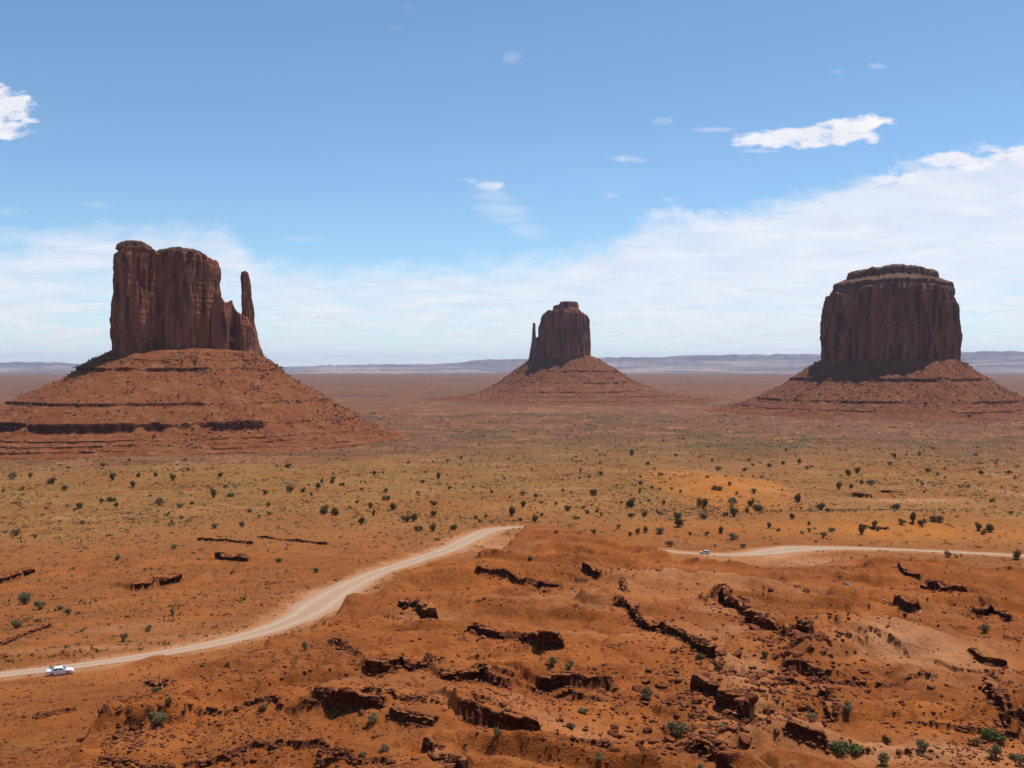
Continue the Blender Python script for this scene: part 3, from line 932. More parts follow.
def cliff_mesh(name, outline, z0, ztop, prof, s=1.0, n=520, rows=130, seed=0, flute=1.0, shift=None):
    """fluted rock wall. outline: plan (local x right, y away); ztop(x): rim height; prof: [(t, scale)] of the plan over the height"""
    O = resample_closed(outline, n)
    cen = O.mean(0)
    tgx = np.roll(O, -1, 0) - np.roll(O, 1, 0)
    tgx /= np.linalg.norm(tgx, axis=1)[:, None] + 1e-9
    nrm = np.stack([tgx[:, 1], -tgx[:, 0]], 1)
    area = 0.5 * np.sum(O[:, 0] * np.roll(O[:, 1], -1) - np.roll(O[:, 0], -1) * O[:, 1])
    if area < 0:
        nrm = -nrm
    zt = ztop(O[:, 0]) + s * 1.6 * vn2(O[:, 0] / (9 * s), O[:, 1] / (9 * s), seed + 3) + s * 0.9 * vn2(O[:, 0] / (3 * s), O[:, 1] / (3 * s), seed + 4)
    T = np.linspace(0, 1, rows)
    pt = np.array(prof)
    SC = np.interp(T, pt[:, 0], pt[:, 1])
    SH = np.interp(T, [q[0] for q in shift], [q[1] for q in shift]) if shift else T * 0
    VV = np.zeros((rows, n, 3))
    for i, t in enumerate(T):
        z = z0 + t * (zt - z0)
        x, y = O[:, 0], O[:, 1]
        k1 = fbm3(x / (30 * s), y / (30 * s), z / (170 * s), seed, 2)
        k2 = fbm3(x / (11 * s), y / (11 * s), z / (70 * s), seed + 10, 2)
        k3 = fbm3(x / (4 * s), y / (4 * s), z / (16 * s), seed + 20, 3)
        kb = vn3(x / (40 * s), y / (40 * s), z / (2.6 * s), seed + 30)
        w1 = 0.35 * k3
        b1 = np.abs(fbm3(x / (34 * s) + 0.2 * w1, y / (34 * s), z / (300 * s), seed + 40, 2)) * 2 - 0.55
        b2 = np.abs(fbm3(x / (13 * s) + 0.3 * w1, y / (13 * s), z / (110 * s), seed + 50, 2)) * 2 - 0.55
        b3 = np.abs(fbm3(x / (5 * s), y / (5 * s), z / (34 * s), seed + 60, 2)) * 2 - 0.55
        rl_ = np.where(vn3(x / (19 * s), y / (19 * s), z / (42 * s), seed + 70) > 0.30, -1.0, 0.0)      # fallen slabs leave scars
        dsp = flute * s * (2.4 * k1 + 5.2 * b1 + 4.2 * b2 + 1.7 * b3 + 1.2 * k3 + 0.45 * kb + 1.1 * rl_)
        p = cen + (O - cen) * SC[i] + nrm * dsp[:, None] * min(1.0, 0.25 + SC[i])
        VV[i, :, 0] = p[:, 0] + SH[i]; VV[i, :, 1] = p[:, 1]; VV[i, :, 2] = z
    top = VV[-1]
    cap = []
    tc_ = top.mean(0)
    for f in (0.93, 0.8, 0.6, 0.35, 0.08):
        r = tc_ + (top - tc_) * f
        r[:, 2] = ztop(r[:, 0]) * 0.5 + 0.5 * (top[:, 2] * f + top[:, 2].mean() * (1 - f)) + s * 1.2 * vn2(r[:, 0] / (6 * s), r[:, 1] / (6 * s), seed + 7)
        cap.append(r)
    A = np.concatenate([VV] + [c_[None] for c_ in cap], 0)
    return mesh_np(name, A.reshape(-1, 3), grid_faces(A.shape[0], n, True))


def talus_mesh(name, prof, seed, s=1.0, yscale=0.75, nth=900, skew=None, rfade=0.0):
    """apron of debris round a butte: prof = [(radius, z, ledge)], ledge 1 where a bed of rock stands out"""
    pr = []
    for a, b in zip(prof[:-1], prof[1:]):
        L = math.hypot(b[0] - a[0], b[1] - a[1])
        k = max(2, int(L / (3.2 * s)) + 1)
        for q in range(k):
            t = q / k
            pr.append((a[0] + (b[0] - a[0]) * t, a[1] + (b[1] - a[1]) * t, max(a[2], b[2]) if (a[2] and b[2]) else 0.0))
    pr.append(prof[-1])
    pr = np.array(pr, float)
    th = np.linspace(0, 2 * math.pi, nth, endpoint=False)
    Lm = np.array([pr[np.abs(pr[:, 0] - q_) < 12 * s, 2].max() for q_ in pr[:, 0]])[:, None]
    Rr = pr[:, 0][:, None]; Zz = pr[:, 1][:, None]; Lg = np.minimum(pr[:, 2], 1.0)[:, None]
    TH = th[None, :]
    rmax, rmin = prof[-1][0], prof[0][0]
    f = np.clip((Rr - rmin) / (rmax - rmin), 0, 1)
    ys = yscale + (1 - yscale) * sstep(0, 0.6, f)
    cx, sx = np.cos(TH), np.sin(TH)
    grow = sstep(0, 0.25, f)
    wob = 1 + grow * (0.05 * vn2(cx * 2.2 + 5 + 0 * Rr, sx * 2.2 + 0 * Rr, seed) + 0.022 * fbm2(cx * 8 + 0 * Rr, sx * 8 + Rr / (200 * s), seed + 2, 2))
    gw = 0.55 * fbm2(cx * Rr / (50 * s), sx * Rr / (50 * s), seed + 4, 3)
    gul = 1 - np.abs(fbm2(cx * 13 + gw, sx * 13 + gw + Rr / (110 * s), seed + 5, 3)) * 2
    r = Rr * wob - 0 * TH
    X = r * cx; Y = r * sx * ys
    if skew is not None:
        X = X + skew * f
    Z = Zz + 0 * TH
    bury = sstep(-0.10, 0.22, fbm2(X / (85 * s), Y / (85 * s), seed + 20, 2) * 0.8 + 0.45 * fbm2(X / (16 * s), Y / (16 * s), seed + 24, 3) + 0.10 + 0.27 * np.maximum(Lm - 1, 0) - rfade * sstep(0.02, 0.40, cx + 0.15 * vn2(X / (40 * s), Y / (40 * s), seed + 26)))
    calm = 1 - 0.75 * np.clip(Lm, 0, 1) * bury
    Zs = np.array([np.interp(np.linspace(q_ - 16 * s, q_ + 16 * s, 17), pr[:, 0], pr[:, 1]).mean() for q_ in pr[:, 0]])[:, None]
    Z = Z * bury + Zs * (1 - bury)
    Z = Z - calm * grow * s * 0.9 * sstep(0.3, 1.0, gul) * (1 - 0.6 * Lg)
    nz = fbm2(X / (22 * s), Y / (22 * s), seed + 8, 4)
    Z = Z + calm * grow * s * 3.2 * nz + calm * grow * s * 1.1 * fbm2(X / (4.5 * s), Y / (4.5 * s), seed + 12, 2)
    jag = Lg * s * (1.8 * vn2(X / (6 * s), Y / (6 * s), seed + 30) + 1.0 * vn2(X / (2.2 * s), Y / (2.2 * s), seed + 31))
    X = X - cx * jag - cx * Lg * (1 - bury) * 1.5 * s; Y = Y - sx * jag - sx * Lg * (1 - bury) * 1.5 * s
    V = np.stack([X, Y, Z], -1)
    cen = V[0].mean(0)
    inner = [(cen + (V[0] - cen) * q)[None] for q in (0.02, 0.5)]
    V = np.concatenate(inner + [V], 0)
    me = mesh_np(name, V.reshape(-1, 3), grid_faces(V.shape[0], nth, True)[:, ::-1])
    a = me.attributes.new('beds', 'FLOAT', 'POINT')
    bd = np.concatenate([np.zeros((2, nth)), (Lg * (0.08 + 0.92 * bury))], 0)
    a.data.foreach_set('value', bd.astype(np.float32).ravel())
    return me


def px_top(pts, pxc, D, De=None):
    """rim heights traced as photo (px, py) -> function of local x"""
    xs = [(p[0] - pxc) * D / F for p in pts]; zs = [(368 - p[1]) * (De or D) / F + CAMZ for p in pts]
    return lambda x: np.interp(x, xs, zs)


M_cl_w = cliff_material("varnished_sandstone_wall", 1.0, 1.05, 0.9)
M_cl_e = cliff_material("varnished_sandstone_far_wall", 1.3, 1.0, 0.45)
M_cl_m = cliff_material("varnished_sandstone_broad_wall", 1.6, 0.98, 0.7)
M_cap = rock_material("grey_brown_caprock", (0.100, 0.048, 0.031), (0.18, 0.088, 0.054), (0.29, 0.165, 0.105), 0.15, 1.5)
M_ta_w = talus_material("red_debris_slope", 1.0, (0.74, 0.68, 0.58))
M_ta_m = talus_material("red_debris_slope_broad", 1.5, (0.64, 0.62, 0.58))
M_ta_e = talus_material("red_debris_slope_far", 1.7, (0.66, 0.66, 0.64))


def butte(name, label, pxc, D):
    x = (pxc - 512) / F * D
    yaw = -math.atan2(x, D)
    o = empty(name, (x, D, 0), yaw)
    tag(o, label, "butte", "sandstone buttes standing on the desert plain")
    return o


# left butte (with the thin spire)
bw = butte("butte", "left butte: broad brown sandstone block with a thin finger-like spire on its right", 165, 1500.0)
topW = px_top([(90, 262), (112, 263), (114, 256), (119, 252.5), (126, 251), (140, 250), (149, 251), (153, 254), (160, 255), (166, 253.5), (176, 252), (190, 253),
               (199, 254.5), (208, 256), (214, 259), (218, 266), (240, 270)], 165, 1500, 1475)
outl = [(-75, -24), (-73, -46), (-58, -55), (-36, -53), (-26, -45), (-18, -34), (-8, -33), (2, -40), (14, -48), (32, -50), (50, -46), (66, -36), (74, -10), (74, 25), (54, 44), (0, 48), (-54, 44), (-75, 14)]
ocw = link("cliff", cliff_mesh("cliff", outl, 105 + 14, topW, [(0, 1.0), (0.05, 0.975), (0.5, 0.985), (0.72, 0.98), (0.93, 0.97), (0.935, 0.955), (0.98, 0.95), (1, 0.94)], 1.45, 700, 150, 101, 0.95), M_cl_w, bw, True)
ocw.location = (3.5, 0, 0)
ocap = link("caprock", cliff_mesh("caprock", [(-24, -18), (-12, -26), (8, -25), (22, -16), (24, 8), (10, 20), (-16, 18)], 105 + 172, px_top([(118, 249), (124, 246.5), (128, 245), (144, 244.5), (149, 246), (155, 249)], 137, 1500),
                                        [(0, 1.05), (0.5, 1.0), (0.85, 0.95), (1, 0.85)], 0.55, 260, 24, 171, 0.7), M_cap, bw, True)
ocap.location = ((137 - 165) * 1500 / F, -14, 0)
ocap = link("caprock", cliff_mesh("caprock", [(-32, -14), (-14, -22), (12, -22), (32, -14), (34, 10), (10, 20), (-26, 16)], 105 + 170, px_top([(150, 252), (165, 250.5), (176, 248.5), (196, 250), (204, 253)], 180, 1500),
                                        [(0, 1.05), (0.5, 1.0), (0.85, 0.92), (1, 0.8)], 0.55, 260, 24, 181, 0.7), M_cap, bw, True)
ocap.location = ((180 - 165) * 1500 / F, -10, 0)
topB = px_top([(200, 285), (213, 296), (218, 298), (221, 304), (226, 300), (231, 301), (233, 311), (238, 314), (247, 318)], 228, 1500)
outb = [(-34, -30), (-20, -40), (-6, -36), (2, -24), (12, -34), (22, -34), (33, -22), (36, 5), (20, 26), (-10, 30), (-34, 20)]
ob = link("buttress", cliff_mesh("buttress", outb, 105 + 10, topB, [(0, 1.12), (0.3, 1.0), (0.8, 0.93), (1, 0.82)], 0.75, 380, 90, 131, 0.8), M_cl_w, bw, True)
ob.location = ((228 - 165) * 1500 / F, 2, 0)
topS = px_top([(236, 270), (239, 270), (243, 269), (248, 272)], 243, 1500)
outs = [(-8.5, -4), (-6, -9), (1, -11), (7, -8), (9, -1), (7, 8), (0, 11), (-7, 7)]
osp = link("spire", cliff_mesh("spire", outs, 105 + 8, topS, [(0, 2.1), (0.12, 1.9), (0.3, 1.5), (0.42, 1.2), (0.5, 1.02), (0.62, 0.92), (0.8, 0.82), (0.9, 0.76), (0.97, 0.72), (1, 0.68)], 0.42, 200, 110, 151, 1.2,
                                  [(0, 5.0), (0.3, 2.5), (0.5, 0.5), (1, -1.2)]), M_cl_w, bw, True)
osp.location = ((243.5 - 165) * 1500 / F, -4, 0)
profW = [(60, 30, 0), (84, 29, 0), (108, 25, 0), (128, 13, 0), (130, 12.5, 1), (130.5, 10.5, 1), (133, 10, 0), (148, 1, 0), (150, 0.5, 2), (151, -5.5, 2), (154, -6, 0), (176, -20, 0), (203, -33, 0), (230, -45, 0), (232, -45.5, 1.6),
         (233, -50, 1.6), (236, -50.5, 0), (258, -60, 0), (276, -67, 0), (279, -68, 2), (280.5, -80, 2), (285, -81, 0), (306, -87, 0), (308, -87.5, 1.7), (308.5, -89.5, 1.7), (324, -92, 0), (326, -92.2, 1.7), (326.5, -94, 1.7), (344, -97, 0),
         (346, -97, 1.7), (346.5, -99, 1.7), (362, -102, 0), (364, -102, 1.5), (364.5, -103.5, 1.5), (380, -109, 0), (400, -116, 0)]
profW = [(a, b + CAMZ, c) for a, b, c in profW]
tw = link("talus_slope", talus_mesh("talus_slope", profW, 201, 1.0, 0.55, skew=-36.0, rfade=0.55), M_ta_w, bw, True)
tw.location = ((187 - 165) * 1500 / F, 0, 0)

# middle butte
be = butte("butte", "smallest butte in the distance with a stub spire on its left", 562, 3350.0)
topE = px_top([(530, 335), (534, 334), (539, 318), (543, 312), (548, 310), (575, 310), (583, 311), (588, 313), (591, 330)], 562, 3350, 3280)
oute = [(-84, -20), (-70, -62), (-30, -80), (20, -76), (66, -62), (88, -25), (88, 30), (50, 70), (-10, 78), (-60, 60), (-84, 20)]
link("cliff", cliff_mesh("cliff", oute, 105 + 22, topE, [(0, 1.04), (0.2, 1.0), (0.6, 0.97), (0.95, 0.94), (1, 0.9)], 1.4, 480, 110, 301, 0.9), M_cl_e, be, True)
topC = px_top([(540, 309), (552, 306), (557, 306), (558, 302.5), (576, 302), (578, 304)], 562, 3350)
oc = link("caprock", cliff_mesh("caprock", [(-40, -25), (-20, -48), (20, -52), (48, -30), (50, 15), (20, 45), (-25, 40)], 105 + 180, topC, [(0, 1.15), (0.4, 1.05), (0.5, 0.96), (1, 0.9)], 1.0, 260, 30, 331, 0.6), M_cl_e, be, True)
oc.location = (6, 0, 0)
topS = px_top([(520, 323), (533, 323), (545, 326)], 533.5, 3350)
os_ = link("spire", cliff_mesh("spire", [(-8, -4), (-3, -10), (5, -9), (9, 0), (4, 9), (-5, 8)], 105 + 24, topS, [(0, 2.3), (0.25, 1.5), (0.5, 1.1), (0.8, 0.8), (1, 0.55)], 0.5, 140, 60, 351, 0.7), M_cl_e, be, True)
os_.location = ((534 - 562) * 3350 / F, -10, 0)
osd = link("buttress", cliff_mesh("buttress", [(-20, -10), (-4, -24), (18, -14), (22, 10), (0, 22), (-18, 10)], 105 + 22, px_top([(525, 345), (536, 338), (545, 334)], 537, 3350), [(0, 1.3), (0.6, 1.0), (1, 0.7)], 0.8, 160, 50, 361, 0.8), M_cl_e, be, True)
osd.location = ((537 - 562) * 3350 / F, -6, 0)
profE = [(60, 52, 0), (98, 40, 0), (112, 32, 0), (150, 4, 0), (168, -7, 0), (171, -8, 1), (173, -15, 1), (178, -16, 0), (220, -45, 0), (224, -46, 1), (226, -53, 1), (232, -54, 0), (280, -72, 0), (284, -73, 1), (286, -79, 1), (330, -87, 0),
         (333, -88, 1), (334, -90, 1), (420, -99, 0), (423, -99.5, 1), (424, -101, 1), (520, -107, 0), (600, -113, 0)]
profE = [(a, b + CAMZ, c) for a, b, c in profE]
te = link("talus_slope", talus_mesh("talus_slope", profE, 401, 1.6, 0.72, 700, skew=70.0), M_ta_e, be, True)
te.location = (0, 0, 0)

# right butte
bm_ = butte("butte", "right butte: massive drum-shaped block of dark sandstone with a stepped cap", 890, 2400.0)
topM = px_top([(800, 292), (823, 292), (827, 290), (832, 290), (836, 293), (842, 293), (850, 289), (870, 285), (890, 283.5), (930, 284), (948, 288), (956, 296), (965, 303)], 890, 2400, 2285)
outm = [(-166, -20), (-158, -74), (-120, -118), (-66, -134), (-10, -150), (50, -146), (104, -118), (146, -74), (164, -10), (150, 70), (90, 120), (0, 140), (-90, 120), (-156, 60)]
ocm = link("cliff", cliff_mesh("cliff", outm, 105 + 4, topM, [(0, 0.955), (0.1, 0.94), (0.5, 0.93), (0.8, 0.915), (0.93, 0.90), (1, 0.87)], 1.7, 760, 130, 501, 1.25), M_cl_m, bm_, True)
ocm.location = (-3, 0, 0)
# shale slope and cap
D = 2400.0
zc = lambda y: (368 - y) * 2300.0 / F + CAMZ
topC = px_top([(840, 268), (853, 267), (858, 266), (880, 265), (892, 263.5), (904, 263.5), (914, 265), (936, 265.5), (940, 268)], 890, D, 2300.0)
prof = []
z0c, z1c = zc(300), zc(265)
for yv, sc in [(300, 0.84), (291, 0.885), (287, 0.875), (283, 0.845), (281.5, 0.852), (279, 0.845), (276, 0.735), (273, 0.645), (271.5, 0.652), (267, 0.635), (265, 0.59)]:
    prof.append(((zc(yv) - z0c) / (z1c - z0c), sc))
outc = [(-150, -20), (-140, -66), (-108, -108), (-60, -126), (-10, -142), (46, -138), (96, -112), (138, -70), (156, -10), (142, 66), (86, 112), (0, 130), (-84, 112), (-142, 56)]
link("caprock", cliff_mesh("caprock", outc, z0c, topC, prof, 1.25, 600, 80, 551, 1.15), M_cap, bm_, True)
profM = [(120, 30, 0), (158, 20, 0), (172, 9, 0), (217, -22, 0), (221, -23, 1), (223, -31, 1), (228, -32, 0), (252, -46, 0), (279, -60, 0), (300, -70, 0), (305, -71, 1), (307, -77, 1), (314, -78, 0), (350, -90, 0), (352, -90, 1), (353, -92.5, 1),
         (400, -101, 0), (440, -108, 0), (480, -114, 0)]
profM = [(a, b + CAMZ, c) for a, b, c in profM]
tm = link("talus_slope", talus_mesh("talus_slope", profM, 601, 1.5, 0.88, 900), M_ta_m, bm_, True)

# ------------------------------------------------------------------ far mesas along the horizon
def mesa_material():
    m, g, b = new_mat("far_mesa_rock")
    P = g.n('ShaderNodeNewGeometry').outputs['Position']
    n = g.noise(g.scalev(P, (0.0005, 0.0005, 0.012)), 1.0, 4.0, 0.6)
    n2 = g.noise(P, 0.006, 4.0, 0.6)
    c = g.mix(g.ramp(n, 0.4, 0.65), (0.15, 0.11, 0.105, 1), (0.36, 0.25, 0.21, 1))  # rock colour greyed and lightened to paint in extra haze
    c = g.mix(g.ramp(n2, 0.45, 0.7, 0, 0.6), c, (0.11, 0.088, 0.088, 1))
    g.set(b.inputs['Base Color'], c)
    return m


M_mesa = mesa_material()


def far_ridge(top_px, D, seed, depth=1500.0, step=0.07, wob=8.0):
    a0, a1 = math.degrees(math.atan((top_px[0][0] - 512) / F)), math.degrees(math.atan((top_px[-1][0] - 512) / F))
    A = np.radians(np.arange(a0, a1, step))
    pxa = 512 + F * np.tan(A)
    yt = np.interp(pxa, [p[0] for p in top_px], [p[1] for p in top_px])
    zt = (368 - yt) / F * D + CAMZ
    zt = zt + wob * vn2(pxa / 7, 0 * pxa, seed) + wob * 0.4 * vn2(pxa / 2.2, 0 * pxa, seed + 1)
    e = np.clip(np.minimum(np.arange(len(A)), np.arange(len(A))[::-1]) / 25.0, 0, 1)
    g0 = -8.0
    zt = g0 + (zt - g0) * e
    rows = []
    wv = 120 * fbm2(pxa / 16, 0 * pxa, seed + 3, 3)
    for off, hf in [(-1300, 0.0), (-800, 0.25), (-360, 0.52), (-120, 0.66), (-80, 0.92), (0, 1.0), (depth * 0.5, 1.0), (depth, 0.98), (depth + 500, 0.0)]:
        dd = D + off + wv * (1 if off < 100 else 0.3)
        z = g0 + (zt - g0) * hf
        rows.append(np.stack([np.sin(A) * dd / np.cos(A), dd + 0 * A, z], 1))
    V = np.stack(rows, 0)
    me = mesh_np("hills", V.reshape(-1, 3), grid_faces(len(rows), len(A)))
    o = link("hills", me, M_mesa)
    tag(o, kind="structure")


far_ridge([(-900, 362), (-400, 364), (-100, 363), (20, 362), (60, 362.5), (95, 366), (140, 369), (260, 368), (300, 366), (340, 365), (430, 364), (465, 362), (480, 359.5), (520, 358.5), (550, 360), (600, 357.5), (650, 357), (680, 356), (740, 354.5),
           (800, 354), (830, 355), (900, 354), (960, 352), (1000, 351), (1100, 353), (1500, 356), (2000, 358)], 30000, 701, 4000, 0.04, 16)
far_ridge([(-600, 371), (-60, 369), (30, 368.5), (110, 371)], 20500, 711, 2200, 0.05, 9)
far_ridge([(560, 371), (610, 366.5), (690, 366), (760, 367), (800, 365.5), (870, 366), (960, 366), (1030, 363), (1200, 364), (1500, 368)], 21500, 721, 2200, 0.05, 10)
far_ridge([(930, 362), (960, 358), (975, 357), (1040, 356.5), (1200, 358), (1400, 362)], 26000, 731, 2200, 0.05, 10)
far_ridge([(270, 371.5), (320, 370), (420, 369.5), (500, 371)], 20500, 741, 1600, 0.05, 9)

# ------------------------------------------------------------------ air: one closed box of even haze
def haze_box():
    hx, y0, y1, zb, zt = 48000.0, -48000.0, 48000.0, -28.0, CAMZ + 620.0
    bm = bmesh.new()
    vv = [bm.verts.new((sx * hx, yv, z)) for z in (zb, zt) for yv in (y0, y1) for sx in (-1, 1)]
    for f in [(0, 2, 3, 1), (4, 5, 7, 6), (0, 1, 5, 4), (2, 6, 7, 3), (0, 4, 6, 2), (1, 3, 7, 5)]:
        bm.faces.new([vv[i] for i in f])
    bmesh.ops.recalc_face_normals(bm, faces=bm.faces)
    me = bpy.data.meshes.new("haze"); bm.to_mesh(me); bm.free()
    m = bpy.data.materials.new("pale_air")
    m.use_nodes = True
    g = NT(m.node_tree)
    pv = g.n('ShaderNodeVolumePrincipled')
    pv.inputs['Color'].default_value = (0.58, 0.74, 1.0, 1)
    pv.inputs['Density'].default_value = HAZE
    pv.inputs['Anisotropy'].default_value = 0.2
    o = g.n('ShaderNodeOutputMaterial')
    g.t.links.new(pv.outputs[0], o.inputs['Volume'])
    ob = link("haze", me, m)
    tag(ob, kind="stuff")


HAZE = 1.7e-5
haze_box()

# names of the areas of the picture, for telling repeats apart
AREAS = [
    ("in the bottom left corner", lambda x, y: x < 240 and y > 690),
    ("below the white car's road", lambda x, y: x < 260 and y > 655),
    ("on the slope below the road bend", lambda x, y: x < 400 and y > 610 and x >= 240),
    ("on the left slope above the road", lambda x, y: x < 330 and 545 < y),
    ("on the mound below the road's end", lambda x, y: 330 <= x < 620 and 535 < y <= 625),
    ("among the bottom centre ledges", lambda x, y: 400 <= x < 540 and y > 625),
    ("left of the winding long ledge", lambda x, y: 540 <= x < 640 and y > 600),
    ("under the winding long ledge", lambda x, y: 640 <= x < 705 and y > 625),
    ("beside the sandy path", lambda x, y: 705 <= x < 780 and y > 600),
    ("left of the big orange dome", lambda x, y: 780 <= x < 850 and y > 620 and y < 735),
    ("on the bottom right sandy shelf", lambda x, y: x >= 780 and y >= 725),
    ("on the big orange dome", lambda x, y: x >= 850 and y >= 640),
    ("around the right-hand brown hill", lambda x, y: x >= 780 and 562 <= y < 660),
    ("below the small grey car", lambda x, y: 620 <= x < 790 and 556 <= y < 640),
    ("below the left butte", lambda x, y: x < 200 and y <= 545),
    ("on the plain above the road bend", lambda x, y: 200 <= x < 360 and y <= 545),
    ("just behind the road's end", lambda x, y: 360 <= x < 560 and 488 <= y <= 545),
    ("below the small middle butte", lambda x, y: 330 <= x < 640 and y < 488),
    ("left of the smooth orange dune", lambda x, y: 560 <= x < 680 and y <= 556),
    ("in front of the orange dune", lambda x, y: 680 <= x < 790 and 485 <= y <= 556),
    ("behind the orange dune", lambda x, y: 680 <= x < 800 and y < 485),
    ("just above the right-hand road", lambda x, y: x >= 790 and 500 <= y <= 562),
    ("below the right butte", lambda x, y: x >= 790 and y < 500),
]


def area_of(x, y):
    for ph, f in AREAS:
        if f(x, y):
            return ph
    return "on the open red ground"


ORD = ["leftmost", "second from left", "third from left", "fourth from left", "fifth from left", "sixth from left", "seventh from left",
       "eighth from left", "ninth from left", "tenth from left", "eleventh from left", "twelfth from left"]


def label_all(items, noun, cat, group, maxord):
    """items: dicts o, px, py, size, look. The larger ones of an area get a label of their own; the rest share one."""
    by = {}
    for it in items:
        by.setdefault((it['look'], area_of(it['px'], it['py'])), []).append(it)
    for (look, ph), L in by.items():
        L.sort(key=lambda q: -q['size'])
        big, small = L[:maxord], L[maxord:]
        big.sort(key=lambda q: q['px'])
        for k, it in enumerate(big):
            if len(L) == 1:
                lab = f"the only {look} {noun} {ph}"
            elif small:
                lab = f"{ORD[k]} of the largest {look} {noun}s {ph}"
            else:
                lab = f"{ORD[k]} of the {look} {noun}s {ph}"
            tag(it['o'], lab, cat, group)
        for it in small:
            tag(it['o'], f"one of the smaller {look} {noun}s {ph}", cat, f"smaller {look} {noun}s {ph}")


# ------------------------------------------------------------------ rock ledges: the hard bed standing out of each step
for gi, g in enumerate(_L):
    pl, cum, Lh, A = g['pl'], g['cum'], g['L'], g['A']
    step = max(0.14, A * 0.09)
    uq = np.arange(0, Lh, step)
    bx = np.interp(uq, cum, pl[:, 0]); by = np.interp(uq, cum, pl[:, 1])
    tx, ty = np.gradient(bx), np.gradient(by)
    l = np.hypot(tx, ty) + 1e-9; tx, ty = tx / l, ty / l
    nx, ny = -ty, tx                                   # to the far side
    rl = np.random.default_rng(900 + gi)
    t = uq / Lh
    wend = sstep(0, 0.05, t) * (1 - sstep(0.95, 1.0, t))
    zb = land(bx - nx * 1.0 * A, by - ny * 1.0 * A)
    ztp = land(bx + nx * (0.55 * A + 0.5), by + ny * (0.55 * A + 0.5))
    ker = np.ones(7) / 7
    sm = lambda q: np.convolve(np.pad(q, 3, mode='edge'), ker, mode='valid')
    zb, ztp = sm(zb), sm(ztp)
    H = np.maximum(ztp - zb, 0.15)

    def blocks(mean, amp):
        o = np.zeros(len(uq)); i = 0
        while i < len(uq):
            k = max(1, int(rl.uniform(0.4, 1.7) * mean / step))
            o[i:i + k] = rl.uniform(-1, 1)
            i += k
        return amp * o
    b1 = blocks(2.2 * A, 0.34 * A); b2 = blocks(1.2 * A, 0.20 * A); b3 = blocks(0.9 * A, 0.20 * A); hb = blocks(1.5 * A, 0.16)
    gap = (blocks(3.5 * A, 1.0) > -0.88)
    hh = H * (0.98 + hb) * np.where(gap, 1, 0.45)
    # open joints between the blocks
    jt = np.zeros(len(uq)); q_ = 0
    while q_ < len(uq):
        jt[q_] = 1; q_ += max(2, int(rl.uniform(0.5, 1.8) * 1.3 * A / step))
    jt = jt * rl.uniform(0.3, 1.0, len(uq))
    prof = [(-0.10, -0.45, 0), (0.06, 0.0, 1), (0.16, 0.22, 1), (0.10, 0.30, 2), (0.06, 0.46, 2), (0.14, 0.50, 2), (-0.10, 0.54, 4), (-0.14, 0.72, 4), (-0.08, 0.76, 4), (-0.24, 0.79, 3), (-0.26, 0.98, 3), (-0.12, 1.03, 3), (0.22, 1.02, 0), (0.55, 0.90, 0), (0.9, 0.45, 0)]
    b4 = blocks(1.0 * A, 0.22 * A)
    rows = []
    for s_, h_, lay in prof:
        off = s_ * A * (1 if s_ > 0.5 else 1.0)
        bl = b1 + (b2 if lay in (1, 2) else b3 if lay == 3 else b4 if lay == 4 else 0) - (0.18 * A * jt if lay in (2, 3, 4) else 0)
        jit = 0.015 * A * rl.standard_normal(len(uq))
        o = (off - bl * (1 if s_ < 0.5 else 0) + jit)
        taper = 0.25 + 0.75 * wend
        z = zb + h_ * hh + 0.012 * A * rl.standard_normal(len(uq)) - (1 - wend) * (0.35 + 0.5 * A)
        # wobble like the step in the land below it
        x = bx + nx * (o * taper); y = by + ny * (o * taper)
        wob = -0.35 * A * vn2(x / 2.7, y / 2.7, 51)
        rg = 0.16 * A * fbm3(x / (0.9 * A), y / (0.9 * A), z / (0.16 * A), 55, 3) * (1 if s_ < 0.4 else 0.3)
        rows.append(np.stack([x + nx * (wob + rg), y + ny * (wob + rg), z + 0.35 * rg], 1))
    V = np.stack(rows, 0)
    me = mesh_np("rock_ledge", V.reshape(-1, 3), grid_faces(len(rows), len(uq))[:, ::-1])
    o = link("rock_ledge", me, M_ledge)
    tag(o, g['label'], "rock ledge", "broken sandstone ledges in the red ground")

# ------------------------------------------------------------------ boulders and rubble


def rock_mesh(seed, sub=3):
    r = random.Random(seed)
    bm = bmesh.new()
    bmesh.ops.create_icosphere(bm, subdivisions=sub, radius=1.0)
    pls = []
    for _ in range(11):
        n = Vector((r.gauss(0, 1), r.gauss(0, 1), r.gauss(0, 0.8))).normalized()
        pls.append((n, r.uniform(0.34, 0.70)))
    pls.append((Vector((0, 0, 1)), r.uniform(0.5, 0.8)))
    for vv in bm.verts:
        for n, c in pls:
            q = vv.co.dot(n) - c
            if q > 0:
                vv.co -= n * q
        vv.co *= 1 + r.uniform(-0.035, 0.035)
    sx, sy, sz = r.uniform(0.9, 1.5), r.uniform(0.8, 1.2), r.uniform(0.6, 0.95)
    for vv in bm.verts:
        vv.co = Vector((vv.co.x * sx, vv.co.y * sy, vv.co.z * sz))
    me = bpy.data.meshes.new("boulder")
    bm.to_mesh(me); bm.free()
    return me


rock_vars = [rock_mesh(40 + k) for k in range(12)]
for q in rock_vars:
    q.materials.append(M_boulder)
pale_vars = [rock_mesh(80 + k) for k in range(3)]
for q in pale_vars:
    q.materials.append(M_pale)

